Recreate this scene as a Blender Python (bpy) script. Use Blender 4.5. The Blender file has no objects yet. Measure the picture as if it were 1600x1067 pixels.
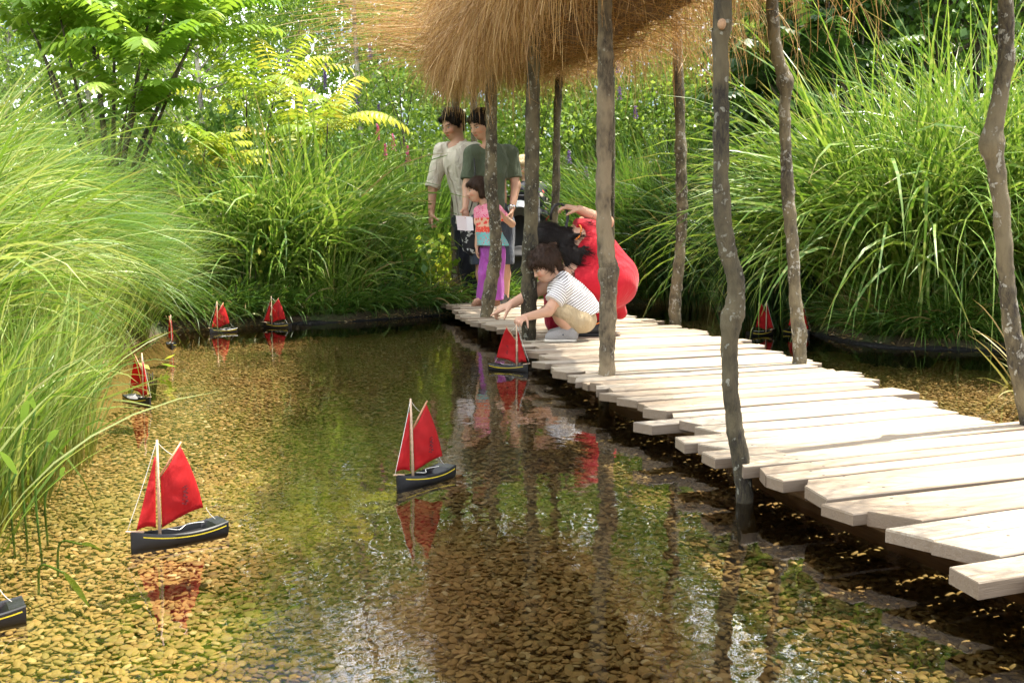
import bpy, math, random
import numpy as np
from mathutils import Vector, Matrix
random.seed(7); np.random.seed(7)
R_ = math.radians
scene = bpy.context.scene
COL = scene.collection

# ------------------------------------------------------------------ camera
CAM_H = 0.67; PITCH = math.atan(163.5/1600.0); FPX = 1600.0
cam_d = bpy.data.cameras.new("camera"); cam = bpy.data.objects.new("camera", cam_d); COL.objects.link(cam)
cam.location = (0, 0, CAM_H); cam.rotation_euler = (math.pi/2-PITCH, 0, 0)
cam_d.sensor_width = 36; cam_d.lens = 36; cam_d.clip_start = 0.05; cam_d.clip_end = 400
scene.camera = cam

# ------------------------------------------------------------------ sun, sky, exposure
SUN_EL = R_(67); SUN_DIR = Vector((0.88, 0.47, 0)).normalized()
to_sun = Vector((SUN_DIR.x*math.cos(SUN_EL), SUN_DIR.y*math.cos(SUN_EL), math.sin(SUN_EL)))
sun_d = bpy.data.lights.new("sun", 'SUN'); sun_d.energy = 5.0; sun_d.angle = R_(0.5); sun_d.color = (1, 0.93, 0.80)
sun = bpy.data.objects.new("sun", sun_d); COL.objects.link(sun)
sun.rotation_euler = (-to_sun).to_track_quat('-Z', 'Y').to_euler()
world = bpy.data.worlds.new("World"); scene.world = world; world.use_nodes = True
wn = world.node_tree; wn.nodes.clear()
def WN(t): return wn.nodes.new(t)
sky = WN('ShaderNodeTexSky'); sky.sky_type = 'NISHITA'; sky.sun_disc = False
sky.sun_elevation = SUN_EL; sky.sun_rotation = math.atan2(SUN_DIR.x, SUN_DIR.y)
sky.dust_density = 2.0
tc = WN('ShaderNodeTexCoord'); mp = WN('ShaderNodeMapping'); mp.inputs['Scale'].default_value = (1, 1, 2.2)
nz = WN('ShaderNodeTexNoise'); nz.inputs['Scale'].default_value = 2.3; nz.inputs['Detail'].default_value = 8; nz.inputs['Roughness'].default_value = 0.62
cr = WN('ShaderNodeValToRGB'); cr.color_ramp.elements[0].position = 0.47; cr.color_ramp.elements[1].position = 0.58
mx = WN('ShaderNodeMix'); mx.data_type = 'RGBA'; mx.inputs['B'].default_value = (29, 29.6, 31, 1)
bg = WN('ShaderNodeBackground'); bg.inputs['Strength'].default_value = 0.07; wo = WN('ShaderNodeOutputWorld')
L = wn.links.new
L(tc.outputs['Generated'], mp.inputs['Vector']); L(mp.outputs[0], nz.inputs['Vector']); L(nz.outputs['Fac'], cr.inputs[0])
L(cr.outputs[0], mx.inputs['Factor']); L(sky.outputs[0], mx.inputs['A']); L(mx.outputs['Result'], bg.inputs[0]); L(bg.outputs[0], wo.inputs[0])
scene.view_settings.view_transform = 'Standard'; scene.view_settings.look = 'None'
scene.view_settings.gamma = 1; scene.view_settings.exposure = 1.5
cy = scene.cycles
cy.max_bounces = 8; cy.diffuse_bounces = 3; cy.glossy_bounces = 3; cy.transmission_bounces = 5; cy.transparent_max_bounces = 10
cy.sample_clamp_indirect = 6; cy.caustics_reflective = False; cy.caustics_refractive = False

# ------------------------------------------------------------------ placing helpers
CF = Vector((0, math.cos(PITCH), -math.sin(PITCH))); CU = Vector((0, math.sin(PITCH), math.cos(PITCH))); CR = Vector((1, 0, 0))
def ray(px, py): return CF + CR*((px-800)/FPX) + CU*((533.5-py)/FPX)
def W(px, py, Y):
    d = ray(px, py); return Vector((0, 0, CAM_H)) + d*(Y/d.y)
def G(px, py, z=0.0):
    d = ray(px, py); return Vector((0, 0, CAM_H)) + d*((z-CAM_H)/d.z)
def V(*a): return Vector(a)

# ------------------------------------------------------------------ object helpers
def tag(o, label=None, cat=None, group=None, kind=None):
    if label: o['label'] = label
    if cat: o['category'] = cat
    if group: o['group'] = group
    if kind: o['kind'] = kind
    return o
def empty(name, loc=(0, 0, 0), rz=0.0, parent=None):
    o = bpy.data.objects.new(name, None); COL.objects.link(o); o.location = loc; o.rotation_euler = (0, 0, rz)
    o.empty_display_size = 0.1
    if parent: o.parent = parent
    return o
def np_mesh(name, verts, faces, mat=None, parent=None, smooth=True, attrs=None, loc=None):
    """verts Nx3, faces MxK (uniform) or list of such arrays"""
    me = bpy.data.meshes.new(name)
    verts = np.asarray(verts, dtype=np.float32).reshape(-1, 3)
    if loc is not None: verts = verts - np.asarray(loc, dtype=np.float32)
    fl = faces if isinstance(faces, list) and isinstance(faces[0], np.ndarray) else [np.asarray(faces)]
    fl = [np.asarray(f, dtype=np.int32) for f in fl if len(f)]
    tot = np.concatenate([np.full(len(f), f.shape[1], dtype=np.int32) for f in fl])
    idx = np.concatenate([f.ravel() for f in fl])
    me.vertices.add(len(verts)); me.vertices.foreach_set('co', verts.ravel())
    me.loops.add(len(idx)); me.loops.foreach_set('vertex_index', idx)
    me.polygons.add(len(tot)); st = np.zeros(len(tot), dtype=np.int32); st[1:] = np.cumsum(tot)[:-1]
    me.polygons.foreach_set('loop_start', st); me.polygons.foreach_set('loop_total', tot)
    me.polygons.foreach_set('use_smooth', np.full(len(tot), smooth, dtype=bool))
    if attrs:
        for k, a in attrs.items():
            a = np.asarray(a, dtype=np.float32)
            if a.ndim == 2:
                at = me.attributes.new(k, 'FLOAT_COLOR', 'POINT')
                if a.shape[1] == 3: a = np.concatenate([a, np.ones((len(a), 1), np.float32)], 1)
                at.data.foreach_set('color', a.ravel())
            else:
                me.attributes.new(k, 'FLOAT', 'POINT').data.foreach_set('value', a.ravel())
    me.update(calc_edges=True); me.validate()
    if mat: me.materials.append(mat)
    o = bpy.data.objects.new(name, me); COL.objects.link(o)
    if loc is not None: o.location = loc
    if parent is not None: o.parent = parent
    return o
class Acc:
    """collects verts/faces pieces (quads) with attributes"""
    def __init__(s): s.v = []; s.f = []; s.n = 0; s.a = {}
    def add(s, v, f, **at):
        v = np.asarray(v, dtype=np.float32).reshape(-1, 3); s.v.append(v); s.f.append(np.asarray(f, dtype=np.int32)+s.n); s.n += len(v)
        for k, x in at.items():
            x = np.asarray(x, dtype=np.float32)
            if x.ndim == 0: x = np.full(len(v), float(x), np.float32)
            s.a.setdefault(k, []).append(x.ravel())
    def build(s, name, mat, parent=None, smooth=True, loc=None):
        by = {}
        for f in s.f: by.setdefault(f.shape[1], []).append(f)
        return np_mesh(name, np.concatenate(s.v), [np.concatenate(x) for x in by.values()], mat, parent, smooth,
                       {k: np.concatenate(x) for k, x in s.a.items()}, loc)
def tube(pts, rad, n=10, jit=0.0, seed=0, cap=True):
    """tapered tube through pts; returns verts, quads (caps closed by a tiny ring)"""
    pts = np.asarray([tuple(p) for p in pts], dtype=np.float64); rad = np.broadcast_to(np.asarray(rad, dtype=np.float64), (len(pts),)).copy()
    rs = np.random.RandomState(seed)
    if cap:
        pts = np.vstack([pts[:1], pts, pts[-1:]]); rad = np.concatenate([[rad[0]*0.02], rad, [rad[-1]*0.02]])
    K = len(pts); tg = np.gradient(pts, axis=0); 
    if cap: tg[0] = tg[1] = pts[2]-pts[1]; tg[-1] = tg[-2] = pts[-2]-pts[-3]
    tg /= np.linalg.norm(tg, axis=1)[:, None]+1e-9
    ref = np.array([1.0, 0, 0]) if abs(tg[:, 0]).mean() < 0.8 else np.array([0, 0, 1.0])
    A = np.cross(tg, ref); A /= np.linalg.norm(A, axis=1)[:, None]; B = np.cross(tg, A)
    th = np.linspace(0, 2*np.pi, n, endpoint=False)
    r = rad[:, None]*(1+jit*rs.randn(K, n))
    Vv = pts[:, None, :] + r[..., None]*(A[:, None, :]*np.cos(th)[None, :, None]+B[:, None, :]*np.sin(th)[None, :, None])
    i = np.arange(K-1)[:, None]*n; j = np.arange(n)[None, :]; j2 = (j+1) % n
    F = np.stack([i+j, i+n+j, i+n+j2, i+j2], -1).reshape(-1, 4)
    return Vv.reshape(-1, 3), F
def smooth_path(pts, m=8):
    """Catmull-Rom through points -> dense"""
    P = [np.array(tuple(p), dtype=float) for p in pts]; P = [2*P[0]-P[1]]+P+[2*P[-1]-P[-2]]
    out = []
    for i in range(1, len(P)-2):
        for k in range(m):
            t = k/m; a, b, c, d = P[i-1], P[i], P[i+1], P[i+2]
            out.append(0.5*((2*b)+(-a+c)*t+(2*a-5*b+4*c-d)*t*t+(-a+3*b-3*c+d)*t**3))
    out.append(P[-2]); return np.array(out)
def boxv(lo, hi):
    x0, y0, z0 = lo; x1, y1, z1 = hi
    v = [(x0,y0,z0),(x1,y0,z0),(x1,y1,z0),(x0,y1,z0),(x0,y0,z1),(x1,y0,z1),(x1,y1,z1),(x0,y1,z1)]
    f = [(0,3,2,1),(4,5,6,7),(0,1,5,4),(1,2,6,5),(2,3,7,6),(3,0,4,7)]
    return np.array(v), np.array(f)
def ribbons(P, S, Wd):
    """P N,K,3 centres; S N,K,3 unit side; Wd N,K half widths"""
    N, K, _ = P.shape
    Vv = np.stack([P-S*Wd[..., None], P+S*Wd[..., None]], 2).reshape(-1, 3)
    b = (np.arange(N)*K*2)[:, None]+(np.arange(K-1)*2)[None, :]
    F = np.stack([b, b+1, b+3, b+2], -1).reshape(-1, 4)
    return Vv, F

# ------------------------------------------------------------------ materials
MATS = {}
class NT:
    def __init__(s, name):
        s.m = bpy.data.materials.new(name); s.m.use_nodes = True; s.t = s.m.node_tree; s.t.nodes.clear()
        s.out = s.t.nodes.new('ShaderNodeOutputMaterial')
    def n(s, t, **kw):
        x = s.t.nodes.new('ShaderNode'+t)
        for k, v in kw.items():
            if k.startswith('_'): setattr(x, k[1:], v)
            else: x.inputs[k].default_value = v
        return x
    def l(s, a, b): s.t.links.new(a, b)
    def noise(s, vec, scale, detail=3, rough=0.5, dist=0.0):
        x = s.n('TexNoise', Scale=scale, Detail=detail, Roughness=rough, Distortion=dist)
        if vec is not None: s.l(vec, x.inputs['Vector'])
        return x
    def map(s, vec, scale=(1, 1, 1), loc=(0, 0, 0), rot=(0, 0, 0)):
        x = s.n('Mapping', Scale=scale, Location=loc, Rotation=rot); s.l(vec, x.inputs['Vector']); return x.outputs[0]
    def ramp(s, fac, stops, interp='LINEAR'):
        x = s.n('ValToRGB'); r = x.color_ramp; r.interpolation = interp
        while len(r.elements) < len(stops): r.elements.new(0.5)
        for e, (p, c) in zip(r.elements, stops): e.position = p; e.color = (*c, 1) if len(c) == 3 else c
        s.l(fac, x.inputs[0]); return x.outputs[0]
    def mix(s, f, a, b, mode='MIX'):
        x = s.n('Mix', _data_type='RGBA', _blend_type=mode)
        for v, k in ((f, 'Factor'), (a, 'A'), (b, 'B')):
            if isinstance(v, (int, float)): x.inputs[k].default_value = v
            elif isinstance(v, tuple): x.inputs[k].default_value = (*v, 1) if len(v) == 3 else v
            else: s.l(v, x.inputs[k])
        return x.outputs['Result']
    def math(s, op, a, b=0.0, c=0.0):
        x = s.n('Math', _operation=op)
        for i, v in enumerate((a, b, c)):
            if isinstance(v, (int, float)): x.inputs[i].default_value = v
            else: s.l(v, x.inputs[i])
        return x.outputs[0]
    def bump(s, h, strength=0.3, dist=0.01):
        x = s.n('Bump', Strength=strength, Distance=dist); s.l(h, x.inputs['Height']); return x.outputs[0]
    def pr(s, col, rough=0.6, normal=None, **kw):
        x = s.n('BsdfPrincipled', Roughness=rough)
        if isinstance(col, tuple): x.inputs['Base Color'].default_value = (*col, 1)
        else: s.l(col, x.inputs['Base Color'])
        if normal is not None: s.l(normal, x.inputs['Normal'])
        for k, v in kw.items(): x.inputs[k.replace('_', ' ')].default_value = v
        return x
    def done(s, sh): s.l(sh.outputs[0] if hasattr(sh, 'outputs') else sh, s.out.inputs[0]); MATS[s.m.name] = s.m; return s.m
    def leafy(s, col, trans=0.4, rough=0.42, tint=(1.0, 0.98, 0.45), spec=0.4):
        p = s.pr(col, rough); p.inputs['Specular IOR Level'].default_value = spec
        tr = s.n('BsdfTranslucent'); tc_ = s.mix(1.0, col, tint, 'MULTIPLY')
        g = s.n('Gamma', Gamma=0.8); s.l(tc_, g.inputs[0]); s.l(g.outputs[0], tr.inputs[0])
        mx_ = s.n('MixShader', Fac=trans); s.l(p.outputs[0], mx_.inputs[1]); s.l(tr.outputs[0], mx_.inputs[2]); return s.done(mx_)
def attr(t, name): return t.n('Attribute', _attribute_name=name)
def grass_mat(name, cols, base=(0.22, 0.17, 0.06), zebra=0.0, trans=0.4):
    t = NT(name); r = attr(t, 'rnd').outputs['Fac']; tt = attr(t, 't').outputs['Fac']
    c = t.ramp(r, [(0.93*i/(len(cols)-1), cc) for i, cc in enumerate(cols)]+[(0.955, (0.30, 0.22, 0.09))])
    tipm = t.math('MULTIPLY', t.ramp(tt, [(0.86, (0, 0, 0)), (1.0, (1, 1, 1))]), t.math('GREATER_THAN', t.math('FRACT', t.math('MULTIPLY', r, 13.0)), 0.72)); c = t.mix(tipm, c, (0.28, 0.20, 0.08))
    c = t.mix(t.ramp(tt, [(0.0, (1, 1, 1)), (0.16, (0, 0, 0))]), c, base)
    if zebra:
        w = t.math('FRACT', t.math('ADD', t.math('MULTIPLY', tt, 15.0), t.math('MULTIPLY', r, 9.0)))
        b = t.ramp(w, [(0.0, (0, 0, 0)), (0.70, (0, 0, 0)), (0.78, (1, 1, 1)), (0.92, (1, 1, 1)), (1.0, (0, 0, 0))])
        c = t.mix(t.math('MULTIPLY', b, zebra), c, (0.36, 0.42, 0.14))
    return t.leafy(c, trans)
def leaf_mat(name, cols, trans=0.4, rough=0.45, spec=0.4):
    t = NT(name); r = attr(t, 'rnd').outputs['Fac']
    return t.leafy(t.ramp(r, [(i/(len(cols)-1), cc) for i, cc in enumerate(cols)]), trans, rough, spec=spec)
def flat_mat(name, col, rough=0.6, noise=0.15, scale=20, bump=0.0, bdist=0.004, **kw):
    t = NT(name); o = t.n('TexCoord').outputs['Object']; nn = t.noise(o, scale, 4, 0.6)
    lo = tuple(x*(1-noise) for x in col); hi = tuple(min(1, x*(1+noise)) for x in col)
    c = t.ramp(nn.outputs[0], [(0.3, lo), (0.7, hi)])
    b = t.bump(nn.outputs[0], bump, bdist) if bump else None
    return t.done(t.pr(c, rough, b, **kw))
def bark_mat(name, dark, mid, lich, amount=0.5, seed=0.0):
    t = NT(name); o = t.n('TexCoord').outputs['Object']
    a = t.noise(t.map(o, (46, 46, 15), (seed, seed, 0)), 1.9, 9, 0.78, 0.6)
    b = t.noise(t.map(o, (1, 1, 0.6), (seed, 0, seed)), 9, 3, 0.6)
    c = t.ramp(a.outputs[0], [(0.40, dark), (0.50, tuple(x*0.6 for x in mid)), (0.60, mid), (0.75, tuple(x*1.5 for x in mid))])
    c = t.mix(t.ramp(b.outputs[0], [(0.45, (0, 0, 0)), (0.6, (0.75, 0.75, 0.75))]), c, tuple(x*1.9 for x in mid))
    vo = t.n('TexVoronoi', Scale=34.0, Randomness=1.0); wv = t.noise(o, 30, 2)
    off = t.n('VectorMath', _operation='MULTIPLY_ADD'); t.l(wv.outputs['Color'], off.inputs[0]); off.inputs[1].default_value = (0.09,)*3
    t.l(t.map(o, (1, 1, 0.62), (seed, seed*2, 0)), off.inputs[2]); t.l(off.outputs[0], vo.inputs['Vector'])
    sep = t.n('SeparateColor'); t.l(vo.outputs['Color'], sep.inputs[0])
    rad = t.math('MULTIPLY', sep.outputs[0], 0.42*amount)
    spot = t.ramp(t.math('SUBTRACT', rad, vo.outputs['Distance']), [(0.0, (0, 0, 0)), (0.045, (1, 1, 1))])
    c = t.mix(t.math('MULTIPLY', spot, t.math('MULTIPLY', t.ramp(a.outputs[0], [(0.42, (0, 0, 0)), (0.55, (1, 1, 1))]), 0.8)), c, lich)
    hh = t.math('ADD', a.outputs[0], t.math('MULTIPLY', spot, 0.3))
    return t.done(t.pr(c, 0.85, t.bump(hh, 1.0, 0.009)))
def cloth_mat(name, col, bump=0.4, rough=0.85, trans=0.0, scale=9, var=0.12):
    t = NT(name); o = t.n('TexCoord').outputs['Object']
    w = t.noise(t.map(o, (1.8, 1.8, 0.8)), scale, 4, 0.5, 1.8); f = t.noise(o, 350, 2)
    c = t.ramp(t.noise(o, 6, 3).outputs[0], [(0.3, tuple(x*(1-var) for x in col)), (0.7, tuple(min(1, x*(1+var)) for x in col))])
    h = t.math('ADD', w.outputs[0], t.math('MULTIPLY', f.outputs[0], 0.06))
    p = t.pr(c, rough, t.bump(h, bump, 0.045)); p.inputs['Sheen Weight'].default_value = 0.15; p.inputs['Specular IOR Level'].default_value = 0.2
    if trans:
        tr = t.n('BsdfTranslucent'); t.l(c, tr.inputs[0]); m = t.n('MixShader', Fac=trans)
        t.l(p.outputs[0], m.inputs[1]); t.l(tr.outputs[0], m.inputs[2]); return t.done(m)
    return t.done(p)
# ================================================================== GROUND, WATER, PEBBLES
POND = [(-1.6, -4), (-1.55, 1.6), (-1.55, 2.4), (-1.6, 2.9), (-1.7, 3.6), (-1.9, 4.7), (-2.32, 6.0), (-2.45, 7.2), (-1.9, 7.75), (-1.3, 8.05), (-0.6, 8.75), (0.1, 9.3),
        (1.0, 10.2), (1.75, 9.9), (1.95, 8.3), (2.15, 6.4), (2.6, 6.05), (3.4, 5.95), (7.5, 5.8), (7.5, -4)]
def pond_dist(x, y):
    """signed distance to the pond outline, negative inside (numpy)"""
    P = np.array(POND); Q = np.roll(P, -1, 0); d = np.full(x.shape, 1e9); ins = np.zeros(x.shape, bool)
    for (ax, ay), (bx, by) in zip(P, Q):
        ex, ey = bx-ax, by-ay; t = np.clip(((x-ax)*ex+(y-ay)*ey)/(ex*ex+ey*ey), 0, 1)
        d = np.minimum(d, np.hypot(x-ax-t*ex, y-ay-t*ey))
        c = ((ay > y) != (by > y)) & (x < (bx-ax)*(y-ay)/(by-ay+1e-12)+ax); ins ^= c
    return np.where(ins, -d, d)
def ground_z(x, y):
    d = pond_dist(x, y); n = 0.02*np.sin(x*3.1+y*1.3)+0.015*np.sin(x*7.7-y*5.1)
    e = np.clip(d/0.1, -1, 1)*0.5+0.5; e = e*e*(3-2*e)
    return -0.125+e*0.20+np.clip(d, 0, 3)*0.05*e+n*e
xs = np.concatenate([-np.geomspace(60, 5.2, 14), np.arange(-5, 8.01, 0.09), np.geomspace(8.3, 60, 14)])
ys = np.concatenate([-np.geomspace(60, 5.2, 12), np.arange(-5, 12.01, 0.09), np.geomspace(12.4, 150, 20)])
gx, gy = np.meshgrid(xs, ys, indexing='ij'); gz = ground_z(gx, gy)
nx_, ny_ = gx.shape; i = np.arange(nx_-1)[:, None]*ny_; j = np.arange(ny_-1)[None, :]
gf = np.stack([i+j, i+ny_+j, i+ny_+j+1, i+j+1], -1).reshape(-1, 4)
t = NT('soil'); o = t.n('TexCoord').outputs['Object']
n1 = t.noise(o, 3, 6, 0.65); n2 = t.noise(o, 40, 4, 0.7); vo = t.n('TexVoronoi', Scale=26.0); t.l(o, vo.inputs[0])
soil = t.ramp(n2.outputs[0], [(0.3, (0.03, 0.022, 0.012)), (0.7, (0.10, 0.075, 0.035))])
soil = t.mix(t.ramp(n1.outputs[0], [(0.45, (0, 0, 0)), (0.6, (1, 1, 1))]), soil, (0.05, 0.075, 0.02))
bed = t.mix(0.7, t.ramp(vo.outputs['Distance'], [(0.1, (0.30, 0.20, 0.07)), (0.6, (0.14, 0.095, 0.03))]), (0.23, 0.16, 0.05))
pz = t.n('SeparateXYZ'); t.l(t.n('NewGeometry').outputs['Position'], pz.inputs[0])
c = t.mix(t.ramp(t.math('ADD', t.math('MULTIPLY', pz.outputs[2], 4.0), 0.55), [(0.42, (0, 0, 0)), (0.6, (1, 1, 1))]), bed, soil)
soil_m = t.done(t.pr(c, 0.9, t.bump(n2.outputs[0], 0.5, 0.02)))
tag(np_mesh('ground', np.stack([gx, gy, gz], -1).reshape(-1, 3), gf, soil_m), kind='structure')

# black pond liner folded up along the bank
lin = []; PP = np.array(POND[8:19]); ln = np.array([x for x in smooth_path([(p[0], p[1], 0) for p in PP], 14)])
tg = np.gradient(ln, axis=0); nrm = np.stack([-tg[:, 1], tg[:, 0], tg[:, 2]*0], 1); nrm /= np.linalg.norm(nrm, axis=1)[:, None]
rs = np.random.RandomState(3); K = len(ln); wob = np.convolve(rs.randn(K+8), np.ones(5)/5, 'same')[4:-4]
rows = []
for a, z in ((-0.06, -0.14), (-0.02, -0.03), (0.0, 0.004), (0.012, 0.010), (0.05, 0.014), (0.12, 0.005)):
    rows.append(ln+nrm*(a+wob[:, None]*0.022)+np.array([0, 0, 1.0])*(z+0.016*wob[:, None]*(1 if z > 0 else 0)))
rows = np.array(rows); i = np.arange(5)[:, None]*K; j = np.arange(K-1)[None, :]
lf = np.stack([i+j, i+K+j, i+K+j+1, i+j+1], -1).reshape(-1, 4)
t = NT('pond_liner'); o = t.n('TexCoord').outputs['Object']; n1 = t.noise(o, 14, 4, 0.6, 1.0)
lin_m = t.done(t.pr(t.ramp(n1.outputs[0], [(0.35, (0.004, 0.004, 0.004)), (0.75, (0.012, 0.012, 0.012))]), 0.8, t.bump(n1.outputs[0], 0.8, 0.03)))
tag(np_mesh('pond_liner', rows.reshape(-1, 3), lf, lin_m), kind='structure')

# water sheet
t = NT('pond_water'); o = t.n('TexCoord').outputs['Object']
a = t.noise(t.map(o, (1.2, 0.9, 1)), 7.0, 2, 0.5); b = t.noise(t.map(o, (1.5, 0.9, 1), (4, 2, 0)), 24.0, 2, 0.5); c0 = t.noise(t.map(o, (1, 1, 1)), 1.1, 1, 0.5)
wv = t.n('TexWave', _wave_type='RINGS', _rings_direction='SPHERICAL', Scale=9.0, Distortion=1.2, Detail=1.0)
t.l(t.map(o, (1, 1, 1), (0.75, -2.25, 0)), wv.inputs['Vector'])
h = t.math('ADD', t.math('MULTIPLY', a.outputs[0], 0.40), t.math('MULTIPLY', b.outputs[0], 0.06)); h = t.math('ADD', h, t.math('MULTIPLY', c0.outputs[0], 1.0))
h = t.math('ADD', h, t.math('MULTIPLY', wv.outputs['Fac'], 0.012))
bn = t.n('Bump', Strength=0.5, Distance=0.0065); t.l(h, bn.inputs['Height'])
fr = t.n('Fresnel', IOR=1.75); t.l(bn.outputs[0], fr.inputs['Normal'])
gl = t.n('BsdfGlossy', Roughness=0.0); t.l(bn.outputs[0], gl.inputs['Normal']); tr = t.n('BsdfTransparent'); tr.inputs[0].default_value = (0.93, 0.87, 0.74, 1)
ms = t.n('MixShader'); t.l(t.math('MULTIPLY', fr.outputs[0], 1.0), ms.inputs[0]); t.l(tr.outputs[0], ms.inputs[1]); t.l(gl.outputs[0], ms.inputs[2])
wat_m = t.done(ms)
wx = [-2.7, 8.2]; wy = [-4.2, 10.6]
tag(np_mesh('water', [(wx[0], wy[0], 0), (wx[1], wy[0], 0), (wx[1], wy[1], 0), (wx[0], wy[1], 0)], [(0, 1, 2, 3)], wat_m, smooth=False), kind='structure')

# pebbles: points + geometry nodes (one uncountable mass)
rs = np.random.RandomState(11)
def peb_pts(x0, x1, y0, y1, step):
    X, Y = np.meshgrid(np.arange(x0, x1, step), np.arange(y0, y1, step)); X = X.ravel()+rs.uniform(-.6, .6, X.size)*step; Y = Y.ravel()+rs.uniform(-.6, .6, Y.size)*step
    d = pond_dist(X, Y); k = d < 0.035; X, Y, d = X[k], Y[k], d[k]
    Z = -0.118+rs.uniform(-0.006, 0.008, X.size)+0.012*np.sin(X*2.2+Y)*np.sin(Y*1.7)
    Z = np.maximum(Z, ground_z(X, Y)+0.003)
    return np.stack([X, Y, Z], 1)
pp = np.concatenate([peb_pts(-2.4, 5.2, 0.7, 3.4, 0.0142), peb_pts(-2.4, 5.5, 3.4, 10.3, 0.0195)])
t = NT('pebble'); oi = t.n('ObjectInfo'); g = t.n('NewGeometry').outputs['Position']; nn = t.noise(g, 1.3, 3); nf = t.noise(g, 90, 3)
c = t.ramp(oi.outputs['Random'], [(0.0, (0.09, 0.055, 0.022)), (0.15, (0.23, 0.135, 0.045)), (0.4, (0.31, 0.195, 0.070)), (0.6, (0.38, 0.26, 0.105)), (0.8, (0.20, 0.15, 0.06)), (0.9, (0.42, 0.24, 0.09)), (0.965, (0.52, 0.42, 0.22)), (1.0, (0.60, 0.52, 0.34))])
c = t.mix(t.ramp(nn.outputs[0], [(0.4, (0, 0, 0)), (0.65, (0.55, 0.55, 0.55))]), c, (0.20, 0.20, 0.045)); c = t.mix(t.math('MULTIPLY', nf.outputs[0], 0.35), c, (0.16, 0.11, 0.04))
peb_m = t.done(t.pr(c, 0.7))
me = bpy.data.meshes.new('pebbles'); me.from_pydata([tuple(p) for p in pp], [], []); peb = bpy.data.objects.new('pebbles', me); COL.objects.link(peb)
ng = bpy.data.node_groups.new('scatter_pebbles', 'GeometryNodeTree')
ng.interface.new_socket('Geometry', in_out='INPUT', socket_type='NodeSocketGeometry'); ng.interface.new_socket('Geometry', in_out='OUTPUT', socket_type='NodeSocketGeometry')
gi = ng.nodes.new('NodeGroupInput'); go = ng.nodes.new('NodeGroupOutput'); ico = ng.nodes.new('GeometryNodeMeshIcoSphere'); ico.inputs['Radius'].default_value = 1; ico.inputs['Subdivisions'].default_value = 2
ss = ng.nodes.new('GeometryNodeSetShadeSmooth'); sm = ng.nodes.new('GeometryNodeSetMaterial'); sm.inputs['Material'].default_value = peb_m
ins = ng.nodes.new('GeometryNodeInstanceOnPoints')
def rv(lo, hi, seed):
    r = ng.nodes.new('FunctionNodeRandomValue'); r.data_type = 'FLOAT_VECTOR'; r.inputs['Min'].default_value = lo; r.inputs['Max'].default_value = hi; r.inputs['Seed'].default_value = seed; return r
rr = rv((-0.35, -0.35, 0), (0.35, 0.35, 6.28), 1); rsn = rv((0.0045, 0.004, 0.0024), (0.0150, 0.0110, 0.0046), 2)
g_ = ng.links.new
g_(ico.outputs['Mesh'], ss.inputs[0]); g_(ss.outputs[0], sm.inputs['Geometry']); g_(sm.outputs[0], ins.inputs['Instance']); g_(gi.outputs[0], ins.inputs['Points'])
g_(rr.outputs['Value'], ins.inputs['Rotation']); g_(rsn.outputs['Value'], ins.inputs['Scale']); g_(ins.outputs[0], go.inputs[0])
mod = peb.modifiers.new('scatter', 'NODES'); mod.node_group = ng
tag(peb, 'rounded ochre river pebbles covering the pond bed under clear water', 'pebbles', kind='stuff')

# ================================================================== BOARDWALK
UA = R_(22.5); PU = np.array([math.cos(UA), math.sin(UA)]); PN = np.array([-math.sin(UA), math.cos(UA)])
DECK = 0.10
TL = [(0.2, 1.40), (1.4, 1.46), (2.1, 1.49), (2.44, 1.57), (3.1, 1.72), (3.66, 1.78), (4.2, 1.91), (4.9, 2.10), (5.6, 2.36), (6.9, 2.52), (8.0, 2.79), (9.6, 3.12)]
TR = [(0.2, 2.55), (2.35, 2.60), (2.8, 2.72), (3.65, 3.0), (4.1, 3.1), (4.6, 3.32), (5.2, 3.43), (6.7, 3.62), (8.0, 3.85), (9.6, 4.15)]
def tl(s): return float(np.interp(s, *zip(*TL)))
def trr(s): return float(np.interp(s, *zip(*TR)))
def st(s, t_): p = PN*s+PU*t_; return p[0], p[1]
t = NT('pale_plank'); o = t.n('TexCoord').outputs['Object']; oi = t.n('ObjectInfo').outputs['Random']
off = t.n('CombineXYZ'); t.l(t.math('MULTIPLY', oi, 37.0), off.inputs[0]); t.l(t.math('MULTIPLY', oi, 19.0), off.inputs[1])
va = t.n('VectorMath', _operation='ADD'); t.l(o, va.inputs[0]); t.l(off.outputs[0], va.inputs[1]); o2 = va.outputs[0]
grain = t.noise(t.map(o2, (3, 60, 60)), 1.5, 6, 0.65, 0.6); fib = t.noise(t.map(o2, (6, 260, 200)), 1.0, 3, 0.7); blot = t.noise(t.map(o2, (3, 9, 9)), 1.2, 3)
base = t.ramp(oi, [(0.0, (0.27, 0.21, 0.15)), (0.35, (0.40, 0.33, 0.245)), (0.7, (0.47, 0.405, 0.31)), (1.0, (0.34, 0.30, 0.25))])
c = t.mix(t.ramp(grain.outputs[0], [(0.42, (0.45, 0.45, 0.45)), (0.58, (0, 0, 0))]), base, (0.27, 0.19, 0.11))
c = t.mix(t.math('MULTIPLY', t.ramp(fib.outputs[0], [(0.3, (1, 1, 1)), (0.5, (0, 0, 0))]), 0.35), c, (0.2, 0.15, 0.1))
c = t.mix(t.ramp(blot.outputs[0], [(0.5, (0, 0, 0)), (0.75, (0.5, 0.5, 0.5))]), c, (0.36, 0.30, 0.23))
kn = t.n('TexVoronoi', Scale=3.4); t.l(t.map(o2, (1, 2.2, 1)), kn.inputs[0]); c = t.mix(t.ramp(kn.outputs['Distance'], [(0.035, (0.8, 0.8, 0.8)), (0.08, (0, 0, 0))]), c, (0.16, 0.09, 0.045))
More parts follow.
